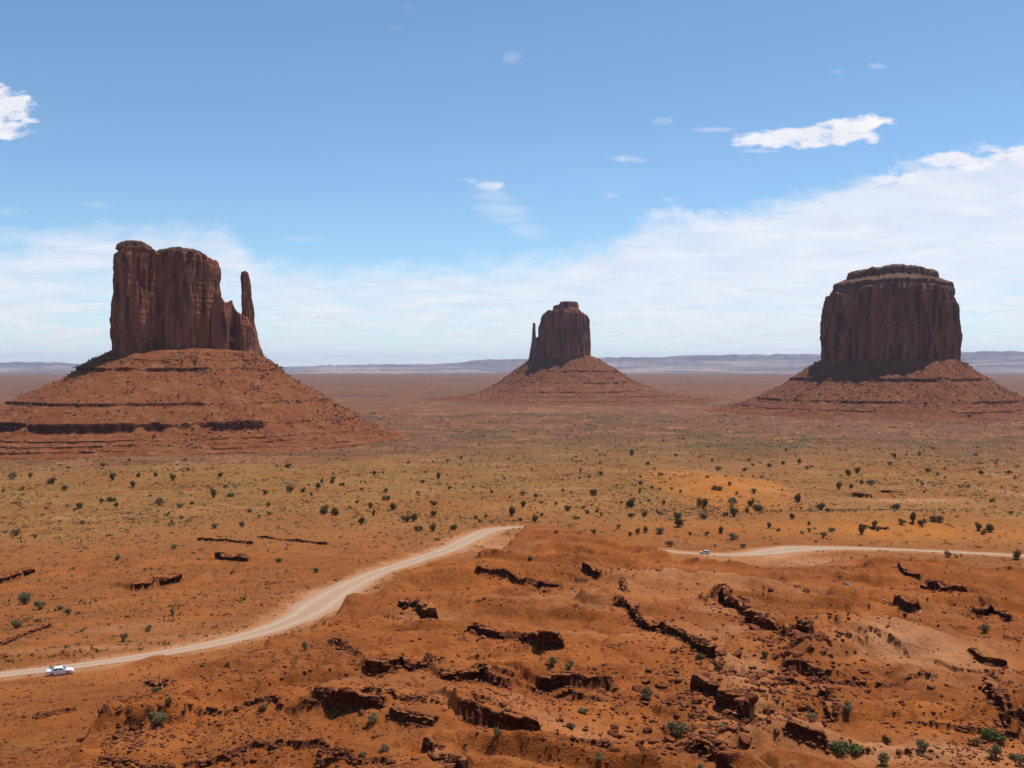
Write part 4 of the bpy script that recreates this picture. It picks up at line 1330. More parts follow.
cand = []      # x, y, size
for gi, g in enumerate(_L):
    if g['d'] > 480:
        continue
    r = np.random.default_rng(2000 + gi)
    n = int(g['L'] / 0.55)
    uq = r.uniform(0.02, 0.98, n) * g['L']
    bx = np.interp(uq, g['cum'], g['pl'][:, 0]); by = np.interp(uq, g['cum'], g['pl'][:, 1])
    tx = np.interp(uq + 0.5, g['cum'], g['pl'][:, 0]) - np.interp(uq - 0.5, g['cum'], g['pl'][:, 0])
    ty = np.interp(uq + 0.5, g['cum'], g['pl'][:, 1]) - np.interp(uq - 0.5, g['cum'], g['pl'][:, 1])
    l = np.hypot(tx, ty) + 1e-9
    nx, ny = -ty / l, tx / l
    near_ = r.random(n) < 0.45
    off = np.where(near_, -r.uniform(-0.5, 1.0, n) * g['A'], -r.gamma(1.6, 2.2, n) - 0.4 * g['A'])
    sz = np.where(near_, r.lognormal(-1.1, 0.45, n) * (0.55 + 0.35 * g['A']), r.lognormal(-1.75, 0.5, n) * (0.6 + 0.4 * g['A']))
    for a in zip(bx + nx * off, by + ny * off, sz):
        cand.append(a)
heaps = [(805, 668, 26, 10, 60, .75), (808, 690, 42, 28, 170, .55), (760, 705, 30, 35, 110, .62), (690, 700, 35, 40, 140, .52), (770, 650, 30, 20, 70, .5), (620, 700, 40, 50, 140, .38), (730, 735, 50, 25, 60, .6), (660, 745, 40, 20, 60, .5), (125, 722, 24, 22, 90, .34), (830, 655, 30, 25, 60, .35),
         (740, 740, 40, 20, 60, .40), (650, 655, 40, 20, 70, .32), (500, 650, 60, 14, 70, .26), (720, 615, 50, 20, 70, .38), (215, 600, 30, 14, 60, .45), (70, 585, 30, 10, 40, .45), (250, 592, 35, 14, 70, .5),
         (880, 630, 60, 30, 60, .35), (950, 610, 60, 25, 60, .42), (420, 600, 30, 18, 40, .4), (470, 700, 80, 30, 80, .25), (370, 720, 40, 20, 40, .24), (560, 590, 60, 20, 50, .4), (1000, 690, 30, 40, 60, .3),
         (150, 600, 40, 12, 50, .5), (590, 575, 50, 15, 40, .45), (860, 690, 40, 30, 40, .22), (300, 640, 50, 10, 20, .3), (140, 610, 30, 10, 40, .45)]
for hx, hy, rx_, ry_, n, s_ in heaps:
    r = np.random.default_rng(int(hx * 7 + hy))
    ppx = hx + rx_ * r.standard_normal(n) * 0.6; ppy = hy + ry_ * r.standard_normal(n) * 0.6
    X, Y = at(ppx, ppy)
    for a in zip(X, Y, s_ * r.lognormal(-0.35, 0.55, n)):
        cand.append(a)
cand = np.array(cand)
cand[:, 2] = np.minimum(cand[:, 2], 0.55 + 0.5 * rng.random(len(cand)))
# a few big blocks seen singly in the photo: px, py, width in px
big_px = [(752, 700, 22), (766, 712, 16), (769, 722, 12), (788, 716, 18), (776, 731, 14), (786, 727, 10), (712, 657, 10), (738, 656, 22), (755, 668, 10), (782, 640, 10), (800, 641, 12), (812, 722, 14), (704, 712, 14), (678, 728, 16), (690, 752, 12),
          (806, 707, 14), (752, 683, 12), (725, 672, 8), (668, 700, 10), (650, 672, 12), (640, 690, 14), (615, 735, 16), (606, 742, 12), (640, 745, 14), (770, 590, 10), (805, 592, 14), (835, 640, 9), (478, 640, 8), (655, 570, 7),
          (560, 721, 10), (120, 712, 10), (133, 730, 12), (110, 735, 10), (600, 700, 9), (700, 745, 14), (1003, 715, 12), (716, 690, 9), (585, 575, 8), (740, 597, 9)]
bx, by, bz, bt = hit([p[0] for p in big_px], [p[1] for p in big_px])
single = np.stack([bx, by, np.minimum(np.array([p[2] for p in big_px]) * bt / F * 0.42, 1.15)], 1)
cand = np.concatenate([single, cand])
cz = land(cand[:, 0], cand[:, 1])
crd = road_dist(cand[:, 0], cand[:, 1])
cpx, cpy = to_pix(cand[:, 0], cand[:, 1], cz)
dd = np.hypot(cand[:, 0], cand[:, 1])
ok = (crd > 1.5) & (cpx > -20) & (cpx < 1044) & (cpy < 775) & (dd > 80) & (cand[:, 2] > 0.08)
cand, cz, cpx, cpy, dd = cand[ok], cz[ok], cpx[ok], cpy[ok], dd[ok]
cand[:, 2] = np.minimum(cand[:, 2], 1.9)
order = np.argsort(-cand[:, 2] / dd)
NB = 285
items = []
rr = random.Random(5)
for k in order[:NB]:
    x, y, s_ = cand[k]
    o = bpy.data.objects.new("boulder", rr.choice(rock_vars))
    COL.objects.link(o)
    o.location = (x, y, cz[k] + 0.22 * s_)
    o.scale = (s_ * rr.uniform(0.85, 1.25), s_ * rr.uniform(0.85, 1.15), s_ * rr.uniform(0.75, 1.05))
    o.rotation_euler = (rr.uniform(-0.3, 0.3), rr.uniform(-0.3, 0.3), rr.uniform(0, 6.28))
    items.append(dict(o=o, px=cpx[k], py=cpy[k], size=s_ / dd[k], look="dark red"))
label_all(items, "boulder", "boulder", "red boulders fallen from the ledges", 7)
# pale blocks on the gully right of centre
pp = [(848, 585, 11), (862, 588, 5), (856, 591, 4), (920, 613, 7), (884, 600, 4), (869, 605, 5)]
bx, by, bz, bt = hit([p[0] for p in pp], [p[1] for p in pp])
items = []
for k, p in enumerate(pp):
    o = bpy.data.objects.new("boulder", pale_vars[k % 3])
    COL.objects.link(o)
    s_ = p[2] * bt[k] / F * 0.42
    o.location = (bx[k], by[k], bz[k] + 0.2 * s_); o.scale = (s_,) * 3; o.rotation_euler = (0.1, 0.2, k * 1.3)
    items.append(dict(o=o, px=p[0], py=p[1], size=p[2], look="pale pinkish"))
label_all(items, "boulder", "boulder", "pale boulders near the right-hand brown hill", 7)


def merged(name, verts_list, base_faces, mat):
    """many small copies in one mesh (uncountable stuff)"""
    V = np.concatenate(verts_list, 0)
    nv = len(verts_list[0]); n = len(verts_list)
    Fc = (base_faces[None] + (np.arange(n) * nv)[:, None, None]).reshape(-1, base_faces.shape[1])
    return link(name, mesh_np(name, V, Fc), mat)


def low_rock(seed):
    bm = bmesh.new()
    bmesh.ops.create_icosphere(bm, subdivisions=1, radius=1.0)
    r = random.Random(seed)
    v = np.array([list(q.co * r.uniform(0.65, 1.1)) for q in bm.verts]) * np.array([1.15, 0.95, 0.7])
    f = np.array([[q.index for q in fc.verts] for fc in bm.faces])
    bm.free()
    return v, f


lr = [low_rock(k) for k in range(6)]
rest = order[NB:]
# more loose stones thinly spread over the badlands
r = np.random.default_rng(77)
ppx = r.uniform(-10, 1034, 24000); ppy = 535 + 240 * r.random(24000) ** 0.8
sx_, sy_ = at(ppx, ppy)
pat = fbm2(sx_ / 14, sy_ / 14, 91, 3)
kp = (pat + r.normal(0, 0.25, len(pat)) > 0.03) & (road_dist(sx_, sy_) > -0.4)
sx_, sy_ = sx_[kp], sy_[kp]
ss = r.lognormal(-2.15, 0.5, len(sx_)) * (0.75 + np.hypot(sx_, sy_) / 350)
ppx = r.uniform(-10, 1034, 60000); ppy = 545 + 228 * r.random(60000) ** 0.85
tx_, ty_ = at(ppx, ppy)
_zz, _mm = land(tx_, ty_, True)
kp = (_mm['rock'] > 0.25) & (_mm['rd'] > 1.5) & (np.hypot(tx_, ty_) < 560)
tx_, ty_ = tx_[kp][:5000], ty_[kp][:5000]
sx_ = np.concatenate([sx_, tx_]); sy_ = np.concatenate([sy_, ty_]); ss = np.concatenate([ss, r.lognormal(-1.3, 0.45, len(tx_)) * (0.7 + np.hypot(tx_, ty_) / 500)])
RX = np.concatenate([cand[rest, 0], sx_]); RY = np.concatenate([cand[rest, 1], sy_]); RS = np.concatenate([cand[rest, 2], ss])
RS = np.minimum(RS, 0.26 + 0.22 * r.random(len(RS)))
RZ = land(RX, RY)
vl = []
for k in range(len(RX)):
    v0, f0 = lr[k % 6]
    a = r.uniform(0, 6.28); ca_, sa_ = math.cos(a), math.sin(a)
    vv = v0 * RS[k] * np.array([r.uniform(.8, 1.3), r.uniform(.8, 1.2), r.uniform(.7, 1.1)])
    vl.append(np.stack([vv[:, 0] * ca_ - vv[:, 1] * sa_ + RX[k], vv[:, 0] * sa_ + vv[:, 1] * ca_ + RY[k], vv[:, 2] + RZ[k] + 0.2 * RS[k]], 1))
rub = merged("rubble", vl, lr[0][1], M_boulder)
tag(rub, kind="stuff")

# debris on the aprons of the buttes
def apron_rocks(obj, n, smin, smax, seed, zlo, zhi, mat):
    r = np.random.default_rng(seed)
    me = obj.data
    nv = len(me.vertices)
    co = np.empty(nv * 3); me.vertices.foreach_get('co', co); co = co.reshape(-1, 3)
    mw = np.array(obj.parent.matrix_basis @ obj.matrix_basis)
    cw = co @ mw[:3, :3].T + mw[:3, 3]
    sel = np.where((cw[:, 2] > zlo) & (cw[:, 2] < zhi) & (co[:, 1] < 30))[0]
    pat = fbm2(co[sel, 0] / 40, co[sel, 1] / 40, seed, 3)
    sel = sel[pat + r.normal(0, 0.3, len(sel)) > 0.05]
    sel = r.choice(sel, n)
    vl = []
    for k, i in enumerate(sel):
        s_ = smin + (smax - smin) * r.random() ** 3
        v0, f0 = lr[k % 6]
        a = r.uniform(0, 6.28); ca_, sa_ = math.cos(a), math.sin(a)
        vv = v0 * s_
        p = cw[i] + np.array([r.normal(0, 3), r.normal(0, 3), 0.15 * s_])
        vl.append(np.stack([vv[:, 0] * ca_ - vv[:, 1] * sa_ + p[0], vv[:, 0] * sa_ + vv[:, 1] * ca_ + p[1], vv[:, 2] + p[2]], 1))
    tag(merged("rubble", vl, lr[0][1], mat), kind="stuff")


M_deb = rock_material("fallen_sandstone_debris", (0.13, 0.050, 0.028), (0.26, 0.125, 0.072), (0.46, 0.30, 0.20), 0.3, 0.5)
apron_rocks(tw, 9000, 0.35, 2.3, 31, 8, 128, M_deb)
apron_rocks(tm, 5000, 0.6, 3.2, 32, 8, 120, M_deb)
apron_rocks(te, 700, 1.2, 5.0, 33, 8, 140, M_deb)

# ------------------------------------------------------------------ shrubs


def foliage_material(name, dark, light, hue_var=0.4):
    m, g, b = new_mat(name)
    P = g.n('ShaderNodeNewGeometry').outputs['Position']
    oi = g.n('ShaderNodeObjectInfo').outputs['Random']
    n = g.noise(P, 1.3, 3.0, 0.6)
    f = g.add(g.mul(g.ramp(n, 0.3, 0.7), 0.7), g.mul(oi, 0.3))
    g.set(b.inputs['Base Color'], g.mix(f, (*dark, 1), (*light, 1)))
    b.inputs['Roughness'].default_value = 0.8
    return m


M_fol = foliage_material("juniper_foliage", (0.095, 0.068, 0.019), (0.178, 0.126, 0.038))
M_sage = foliage_material("sagebrush_foliage", (0.140, 0.112, 0.052), (0.235, 0.190, 0.092))
M_green = foliage_material("green_bush_foliage", (0.085, 0.098, 0.026), (0.150, 0.160, 0.050))
M_wood = rock_material("weathered_shrub_wood", (0.07, 0.05, 0.035), (0.12, 0.09, 0.065), (0.18, 0.14, 0.10), 2.0, 0.05)
M_straw = foliage_material("straw_grass", (0.160, 0.100, 0.034), (0.265, 0.170, 0.058))
M_olive = foliage_material("olive_scrub_foliage", (0.058, 0.054, 0.018), (0.120, 0.108, 0.034))
M_brush = foliage_material("dry_scrub_foliage", (0.070, 0.060, 0.020), (0.150, 0.118, 0.042))


def leaf_cloud(r, lobes, n, leaf):
    """triangles spread through lobes (cx, cy, cz, rx, ry, rz)"""
    V = []
    wts = np.array([l[3] * l[4] * l[5] for l in lobes]); wts = wts / wts.sum()
    pick = r.choice(len(lobes), n, p=wts)
    for k in range(n):
        l = lobes[pick[k]]
        q = r.standard_normal(3); q /= np.linalg.norm(q) + 1e-9
        rad = r.random() ** 0.45 * r.uniform(0.8, 1.12)
        c = np.array(l[:3]) + q * rad * np.array(l[3:])
        c[2] = max(c[2], 0.02)
        a = r.standard_normal(3); a /= np.linalg.norm(a)
        b = np.cross(a, r.standard_normal(3)); b /= np.linalg.norm(b) + 1e-9
        s_ = leaf * r.uniform(0.6, 1.4)
        V += [c + a * s_, c - a * s_ * 0.5 + b * s_ * 0.8, c - a * s_ * 0.5 - b * s_ * 0.8]
    V = np.array(V)
    return V, np.arange(len(V)).reshape(-1, 3)


def stem_mesh(r, lobes):
    bm = bmesh.new()
    for l in lobes[:4]:
        p0 = Vector((r.uniform(-.05, .05), r.uniform(-.05, .05), -0.12)); p1 = Vector(l[:3])
        mid_ = (p0 + p1) / 2 + Vector((r.uniform(-.06, .06), r.uniform(-.06, .06), 0.03))
        pts_ = [p0, mid_, p1]
        rad = [0.06, 0.04, 0.015]
        rings = []
        for pt, ra in zip(pts_, rad):
            rings.append([bm.verts.new(pt + Vector((math.cos(a) * ra, math.sin(a) * ra, 0))) for a in np.linspace(0, 2 * math.pi, 6, endpoint=False)])
        for i in range(2):
            for j in range(6):
                bm.faces.new((rings[i][j], rings[i][(j + 1) % 6], rings[i + 1][(j + 1) % 6], rings[i + 1][j]))
        bm.faces.new(rings[-1])
    me = bpy.data.meshes.new("stem"); bm.to_mesh(me); bm.free()
    me.materials.append(M_wood)
    return me


def shrub_variant(seed, mat, n, tall, leaf):
    """unit shrub: about 1 wide (x, y) and `tall` high"""
    r = np.random.default_rng(seed)
    lobes = []
    k = int(r.integers(4, 8))
    for i in range(k):
        a = r.uniform(0, 6.28); q = r.uniform(0.05, 0.30)
        rz = tall * r.uniform(0.20, 0.34)
        lobes.append((q * math.cos(a), q * math.sin(a), tall * r.uniform(0.32, 0.66), r.uniform(0.14, 0.26), r.uniform(0.14, 0.26), rz))
    V, Fc = leaf_cloud(r, lobes, n, leaf)
    me = mesh_np("foliage", V, Fc)
    me.materials.append(mat)
    return me, stem_mesh(r, lobes)


V_jun = [shrub_variant(300 + k, M_fol, 1300, 0.75 + 0.08 * (k % 4), 0.036) for k in range(6)]
V_sage = [shrub_variant(330 + k, M_sage, 1300, 0.7, 0.032) for k in range(4)]
V_green = [shrub_variant(350 + k, M_green, 1500, 0.5, 0.032) for k in range(3)]
LOOKS = {'j': ("dark green", V_jun), 's': ("grey-green", V_sage), 'g': ("bright green", V_green)}

# traced from the photo: (px, py of the foot, width in px, look)
S = []
for zx, zy, wd in [(53, 140, 18), (98, 125, 16), (122, 135, 16), (10, 153, 16), (182, 250, 25), (105, 222, 24), (76, 216, 34), (207, 203, 20), (256, 178, 24), (272, 206, 28), (335, 240, 56), (318, 243, 30), (397, 192, 36), (395, 226, 26),
                   (350, 268, 22), (394, 270, 26), (456, 264, 32), (410, 113, 18), (360, 128, 18), (220, 105, 20), (568, 156, 16), (623, 224, 26), (650, 240, 16), (695, 240, 28), (548, 230, 12), (620, 172, 12), (868, 164, 22), (790, 208, 30),
                   (850, 217, 17), (975, 198, 42), (977, 226, 22), (888, 105, 18), (978, 46, 18)]:
    S.append((300 + zx * .3386, 440 + zy * .3386, wd * .3386, 'j'))
for zx, zy, wd, lk in [(18, 275, 36, 'j'), (16, 300, 18, 'j'), (62, 167, 18, 'j'), (100, 268, 14, 'j'), (40, 217, 18, 's'), (202, 275, 26, 'j'), (140, 305, 36, 'j'), (138, 325, 36, 'j'), (207, 305, 28, 's'), (283, 298, 34, 'j'), (277, 270, 24, 's'),
                       (237, 230, 26, 'j'), (334, 236, 16, 'j'), (310, 182, 30, 'j'), (408, 165, 24, 'j'), (447, 164, 18, 'j'), (370, 172, 20, 's'), (345, 284, 42, 'j'), (322, 272, 24, 'j'), (430, 304, 18, 'j'), (448, 260, 34, 'j'), (505, 282, 40, 's'),
                       (550, 229, 30, 'j'), (576, 194, 30, 'j'), (596, 188, 22, 'j'), (583, 226, 17, 'j'), (632, 218, 28, 's'), (610, 216, 14, 'j'), (475, 338, 18, 's'), (278, 357, 30, 's'), (305, 378, 18, 's'), (510, 353, 18, 's'), (700, 281, 38, 's'),
                       (710, 318, 18, 's'), (740, 314, 26, 'j'), (798, 310, 48, 'j'), (908, 334, 22, 'j'), (938, 337, 32, 'j'), (692, 148, 14, 'j'), (680, 167, 14, 's'), (755, 143, 22, 's'), (1002, 408, 28, 'j'), (830, 403, 20, 's'), (922, 596, 24, 's'),
                       (195, 668, 26, 's'), (58, 762, 30, 's'), (118, 375, 24, 's'), (94, 342, 24, 's'), (775, 185, 26, 's'), (912, 190, 18, 'j'), (985, 190, 16, 's'), (240, 180, 20, 's')]:
    S.append((624 + zx * .3906, 400 + zy * .3906, wd * .3906, lk))
for zx, zy, wd, lk in [(333, 119, 22, 'j'), (395, 139, 20, 'j'), (88, 110, 16, 'j'), (410, 111, 16, 'j'), (458, 108, 20, 'j'), (512, 120, 22, 'j'), (783, 161, 22, 'j'), (858, 154, 24, 'j'), (895, 154, 18, 'j'), (938, 143, 22, 'j'), (983, 127, 20, 'j'),
                       (850, 83, 22, 'j'), (305, 78, 20, 'j'), (685, 166, 30, 'g'), (632, 170, 24, 'j'), (990, 222, 30, 'j'), (960, 217, 34, 's'), (45, 558, 34, 's'), (118, 500, 34, 's'), (70, 485, 40, 's'), (205, 513, 24, 's'), (600, 667, 20, 's'), (672, 666, 20, 's'),
                       (465, 742, 36, 'g'), (900, 622, 28, 's'), (933, 392, 24, 's'), (825, 360, 26, 'g'), (530, 200, 22, 's'), (570, 190, 20, 's'), (650, 111, 18, 'j'), (36, 116, 28, 's'), (45, 282, 24, 's'), (735, 214, 20, 's'), (795, 220, 20, 's'), (470, 194, 26, 's'),
                       (330, 182, 24, 'g'), (300, 186, 20, 'g'), (155, 130, 26, 's'), (190, 150, 22, 's'), (635, 260, 22, 's'), (510, 520, 22, 's'), (440, 565, 22, 's'), (365, 595, 24, 's'), (515, 322, 18, 's')]:
    S.append((zx * .3386, 440 + zy * .3386, wd * .3386, lk))
S += [(845, 752, 30, 'g'), (886, 744, 12, 'j'), (923, 752, 13, 's'), (993, 740, 22, 'g'), (882, 766, 18, 's'), (848, 712, 13, 's'), (977, 745, 10, 's'), (157, 725, 20, 's'), (264, 710, 10, 's'), (170, 704, 8, 'j'), (373, 722, 11, 's'),
      (363, 757, 8, 's'), (385, 750, 9, 's'), (374, 718, 11, 's'), (646, 699, 12, 's'), (677, 737, 20, 's'), (572, 730, 12, 's'), (600, 760, 13, 's'), (498, 737, 11, 's'), (583, 713, 11, 's'), (551, 666, 12, 'g'), (570, 669, 11, 's'), (384, 752, 10, 's'),
      (699, 659, 10, 'g'), (720, 729, 13, 's'), (764, 657, 8, 's'), (995, 757, 14, 's'), (1018, 765, 14, 's'), (700, 768, 10, 's'), (530, 560, 7, 's'), (812, 719, 12, 's'), (240, 560, 9, 's'), (118, 560, 8, 's'), (60, 610, 8, 's')]
r = np.random.default_rng(123)
# more of them where the photo is dotted with them
N0 = len(S)
tries = 0
while len(S) < 296 and tries < 4000:
    tries += 1
    px_ = r.uniform(0, 1024); py_ = r.uniform(432, 540)
    if r.random() > 0.14 + 0.86 * math.exp(-((px_ - 640) / 260) ** 2):
        continue
    if py_ < 460 and px_ < 420:
        continue
    if min(abs(px_ - q[0]) + 1.5 * abs(py_ - q[1]) for q in S) < 9:
        continue
    S.append((px_, py_, (2.0 + (py_ - 425) / 110 * 4.5) * r.uniform(0.75, 1.2), 'j' if r.random() < 0.6 else 's'))
hx_, hy_, hz_, ht_ = hit([q[0] for q in S], [q[1] for q in S])
items = []
road_clear = road_dist(hx_, hy_)
for k, (px_, py_, wd, lk) in enumerate(S):
    if road_clear[k] < 0.8:
        continue
    look, var = LOOKS[lk]
    fm, sm_ = var[k % len(var)]
    size = wd * ht_[k] / F * 1.32
    size = min(size, 9.0)
    th = r.uniform(0.6, 1.2) * (1.0 if wd < 10 else 0.9)
    if wd >= 5:
        o = empty("shrub", (hx_[k], hy_[k], hz_[k] - 0.02 * size), r.uniform(0, 6.28))
        o.scale = (size * r.uniform(0.9, 1.1), size * r.uniform(0.85, 1.1), size * th)
        for nm_, mm_ in (("foliage", fm), ("stem", sm_)):
            c_ = bpy.data.objects.new(nm_, mm_); COL.objects.link(c_); c_.parent = o
    else:
        o = bpy.data.objects.new("shrub", fm); COL.objects.link(o)
        o.location = (hx_[k], hy_[k], hz_[k] - 0.05 * size); o.rotation_euler = (0, 0, r.uniform(0, 6.28))
        o.scale = (size, size * r.uniform(0.85, 1.1), size * th)
    items.append(dict(o=o, px=px_, py=py_, size=wd, look=look))
label_all(items, "shrub", "shrub", "shrubs dotted over the desert", 8)

# low scrub nobody could count
r = np.random.default_rng(321)
vl = []
NSC = 42000
lq = np.exp(r.uniform(math.log(230), math.log(2300), NSC * 4))
aq = np.radians(r.uniform(-30, 30, NSC * 4))
qx, qy = lq * np.sin(aq), lq * np.cos(aq)
qz, qm = land(qx, qy, True)
dens = (1 - qm['bad']) * (0.35 + 0.65 * sstep(-0.25, 0.35, fbm2(qx / 60, qy / 60, 95, 3)))
dens = dens * (0.16 + 0.84 * sstep(450, 650, lq)) * (qm['rd'] > 1.5)
X, Y = at(712, 480)
dens = dens * (1 - 0.93 * np.exp(-(((qx - X) / 52) ** 2 + ((qy - Y) / 140) ** 2)))
X, Y = at(880, 530)
dens = dens * (1 - 0.8 * np.exp(-(((qx - X) / 110) ** 2 + ((qy - Y) / 26) ** 2)))
kp = np.where(r.random(len(qx)) < dens)[0][:NSC]
for i in kp:
    s_ = r.lognormal(-0.62, 0.5) * (0.85 + lq[i] / 1300)
    n = 8
    c0 = r.standard_normal((n, 3)) * np.array([0.42, 0.42, 0.20]) * s_
    c0[:, 2] = np.abs(c0[:, 2]) + 0.12 * s_
    a = r.standard_normal((n, 3)); a /= np.linalg.norm(a, axis=1)[:, None]
    b = np.cross(a, r.standard_normal((n, 3))); b /= np.linalg.norm(b, axis=1)[:, None] + 1e-9
    lf = 0.30 * s_
    tri = np.stack([c0 + a * lf, c0 - a * lf * .5 + b * lf * .8, c0 - a * lf * .5 - b * lf * .8], 1).reshape(-1, 3)
    vl.append(tri + np.array([qx[i], qy[i], qz[i]]))
kinds = np.clip((fbm2(qx[kp] / 45, qy[kp] / 45, 97, 3) + r.normal(0, 0.28, len(kp))) * 2.2 + 1.5, 0, 2.99).astype(int)
for kk_, mt_ in enumerate((M_straw, M_brush, M_olive)):
    sel = [q_ for q_, k_ in zip(vl, kinds) if k_ == kk_]
    V = np.concatenate(sel, 0)
    tag(link("scrub", mesh_np("scrub", V, np.arange(len(V)).reshape(-1, 3)), mt_), kind="stuff")

# ------------------------------------------------------------------ cars
M_white = flat_mat("white_car_paint", (0.80, 0.80, 0.80), 0.3, 0.5)
M_silver = flat_mat("silver_car_paint", (0.62, 0.61, 0.60), 0.35, 0.5, 0.0)
M_glass = flat_mat("dark_car_glass", (0.025, 0.03, 0.035), 0.08, 0.5)
M_tyre = flat_mat("tyre_rubber", (0.02, 0.02, 0.02), 0.8, 0.2)
M_rim = flat_mat("wheel_alloy", (0.45, 0.45, 0.46), 0.35, 0.5, 0.6)
M_lamp = flat_mat("headlamp_lens", (0.7, 0.72, 0.72), 0.1, 0.5)
M_tail = flat_mat("tail_lamp_lens", (0.35, 0.02, 0.015), 0.2, 0.5)
M_trim = flat_mat("dark_bumper_trim", (0.05, 0.05, 0.055), 0.6, 0.3)


def side_extrude(prof, half, inset_top, zcut):
    """body side profile [(x, z)] extruded across y; points above zcut are drawn in (tumblehome)"""
    bm = bmesh.new()
    L_, R_ = [], []
    for x, z in prof:
        hw = half - inset_top * max(0.0, z - zcut)
        L_.append(bm.verts.new((x, hw, z))); R_.append(bm.verts.new((x, -hw, z)))
    n = len(prof)
    for i in range(n):
        bm.faces.new((L_[i], L_[(i + 1) % n], R_[(i + 1) % n], R_[i]))
    bm.faces.new(L_[::-1]); bm.faces.new(R_)
    bmesh.ops.recalc_face_normals(bm, faces=bm.faces)
    es = [e for e in bm.edges if len(e.link_faces) == 2 and e.calc_face_angle(0) > 0.5]
    bmesh.ops.bevel(bm, geom=es, offset=0.045, segments=2, affect='EDGES', clamp_overlap=True)
    me = bpy.data.meshes.new("body"); bm.to_mesh(me); bm.free()
    return me


def quad_panel(name, q, t, mat, parent):
    """thin glass panel over four corner points, t thick along its normal"""
    q = [Vector(p) for p in q]
    n = (q[1] - q[0]).cross(q[2] - q[0]).normalized() * t
    bm = bmesh.new()
    a = [bm.verts.new(p - n) for p in q]; b = [bm.verts.new(p + n) for p in q]
    bm.faces.new(b); bm.faces.new(a[::-1])
    k = len(q)
    for i in range(k):
        bm.faces.new((a[i], a[(i + 1) % k], b[(i + 1) % k], b[i]))
    bmesh.ops.recalc_face_normals(bm, faces=bm.faces)
    me = bpy.data.meshes.new(name); bm.to_mesh(me); bm.free()
    return link(name, me, mat, parent)


def cyl_y(name, r_, w_, x, y, z, mat, parent, seg=20, inner=0.0):
    bm = bmesh.new()
    bmesh.ops.create_cone(bm, cap_ends=True, segments=seg, radius1=r_, radius2=r_, depth=w_)
    es = [e for e in bm.edges if len(e.link_faces) == 2 and e.calc_face_angle(0) > 1.0]
    bmesh.ops.bevel(bm, geom=es, offset=min(0.03, w_ * 0.3), segments=2, affect='EDGES')
    bmesh.ops.rotate(bm, verts=bm.verts, cent=(0, 0, 0), matrix=Matrix.Rotation(math.pi / 2, 3, 'X'))
    bmesh.ops.translate(bm, verts=bm.verts, vec=(x, y, z))
    me = bpy.data.meshes.new(name); bm.to_mesh(me); bm.free()
    return link(name, me, mat, parent)


def box(name, x0, x1, y0, y1, z0, z1, mat, parent, bev=0.02):
    bm = bmesh.new()
    bmesh.ops.create_cube(bm, size=1.0)
    bmesh.ops.scale(bm, verts=bm.verts, vec=(x1 - x0, y1 - y0, z1 - z0))
    bmesh.ops.translate(bm, verts=bm.verts, vec=((x0 + x1) / 2, (y0 + y1) / 2, (z0 + z1) / 2))
    bmesh.ops.bevel(bm, geom=list(bm.edges), offset=bev, segments=2, affect='EDGES')
    me = bpy.data.meshes.new(name); bm.to_mesh(me); bm.free()
    return link(name, me, mat, parent)


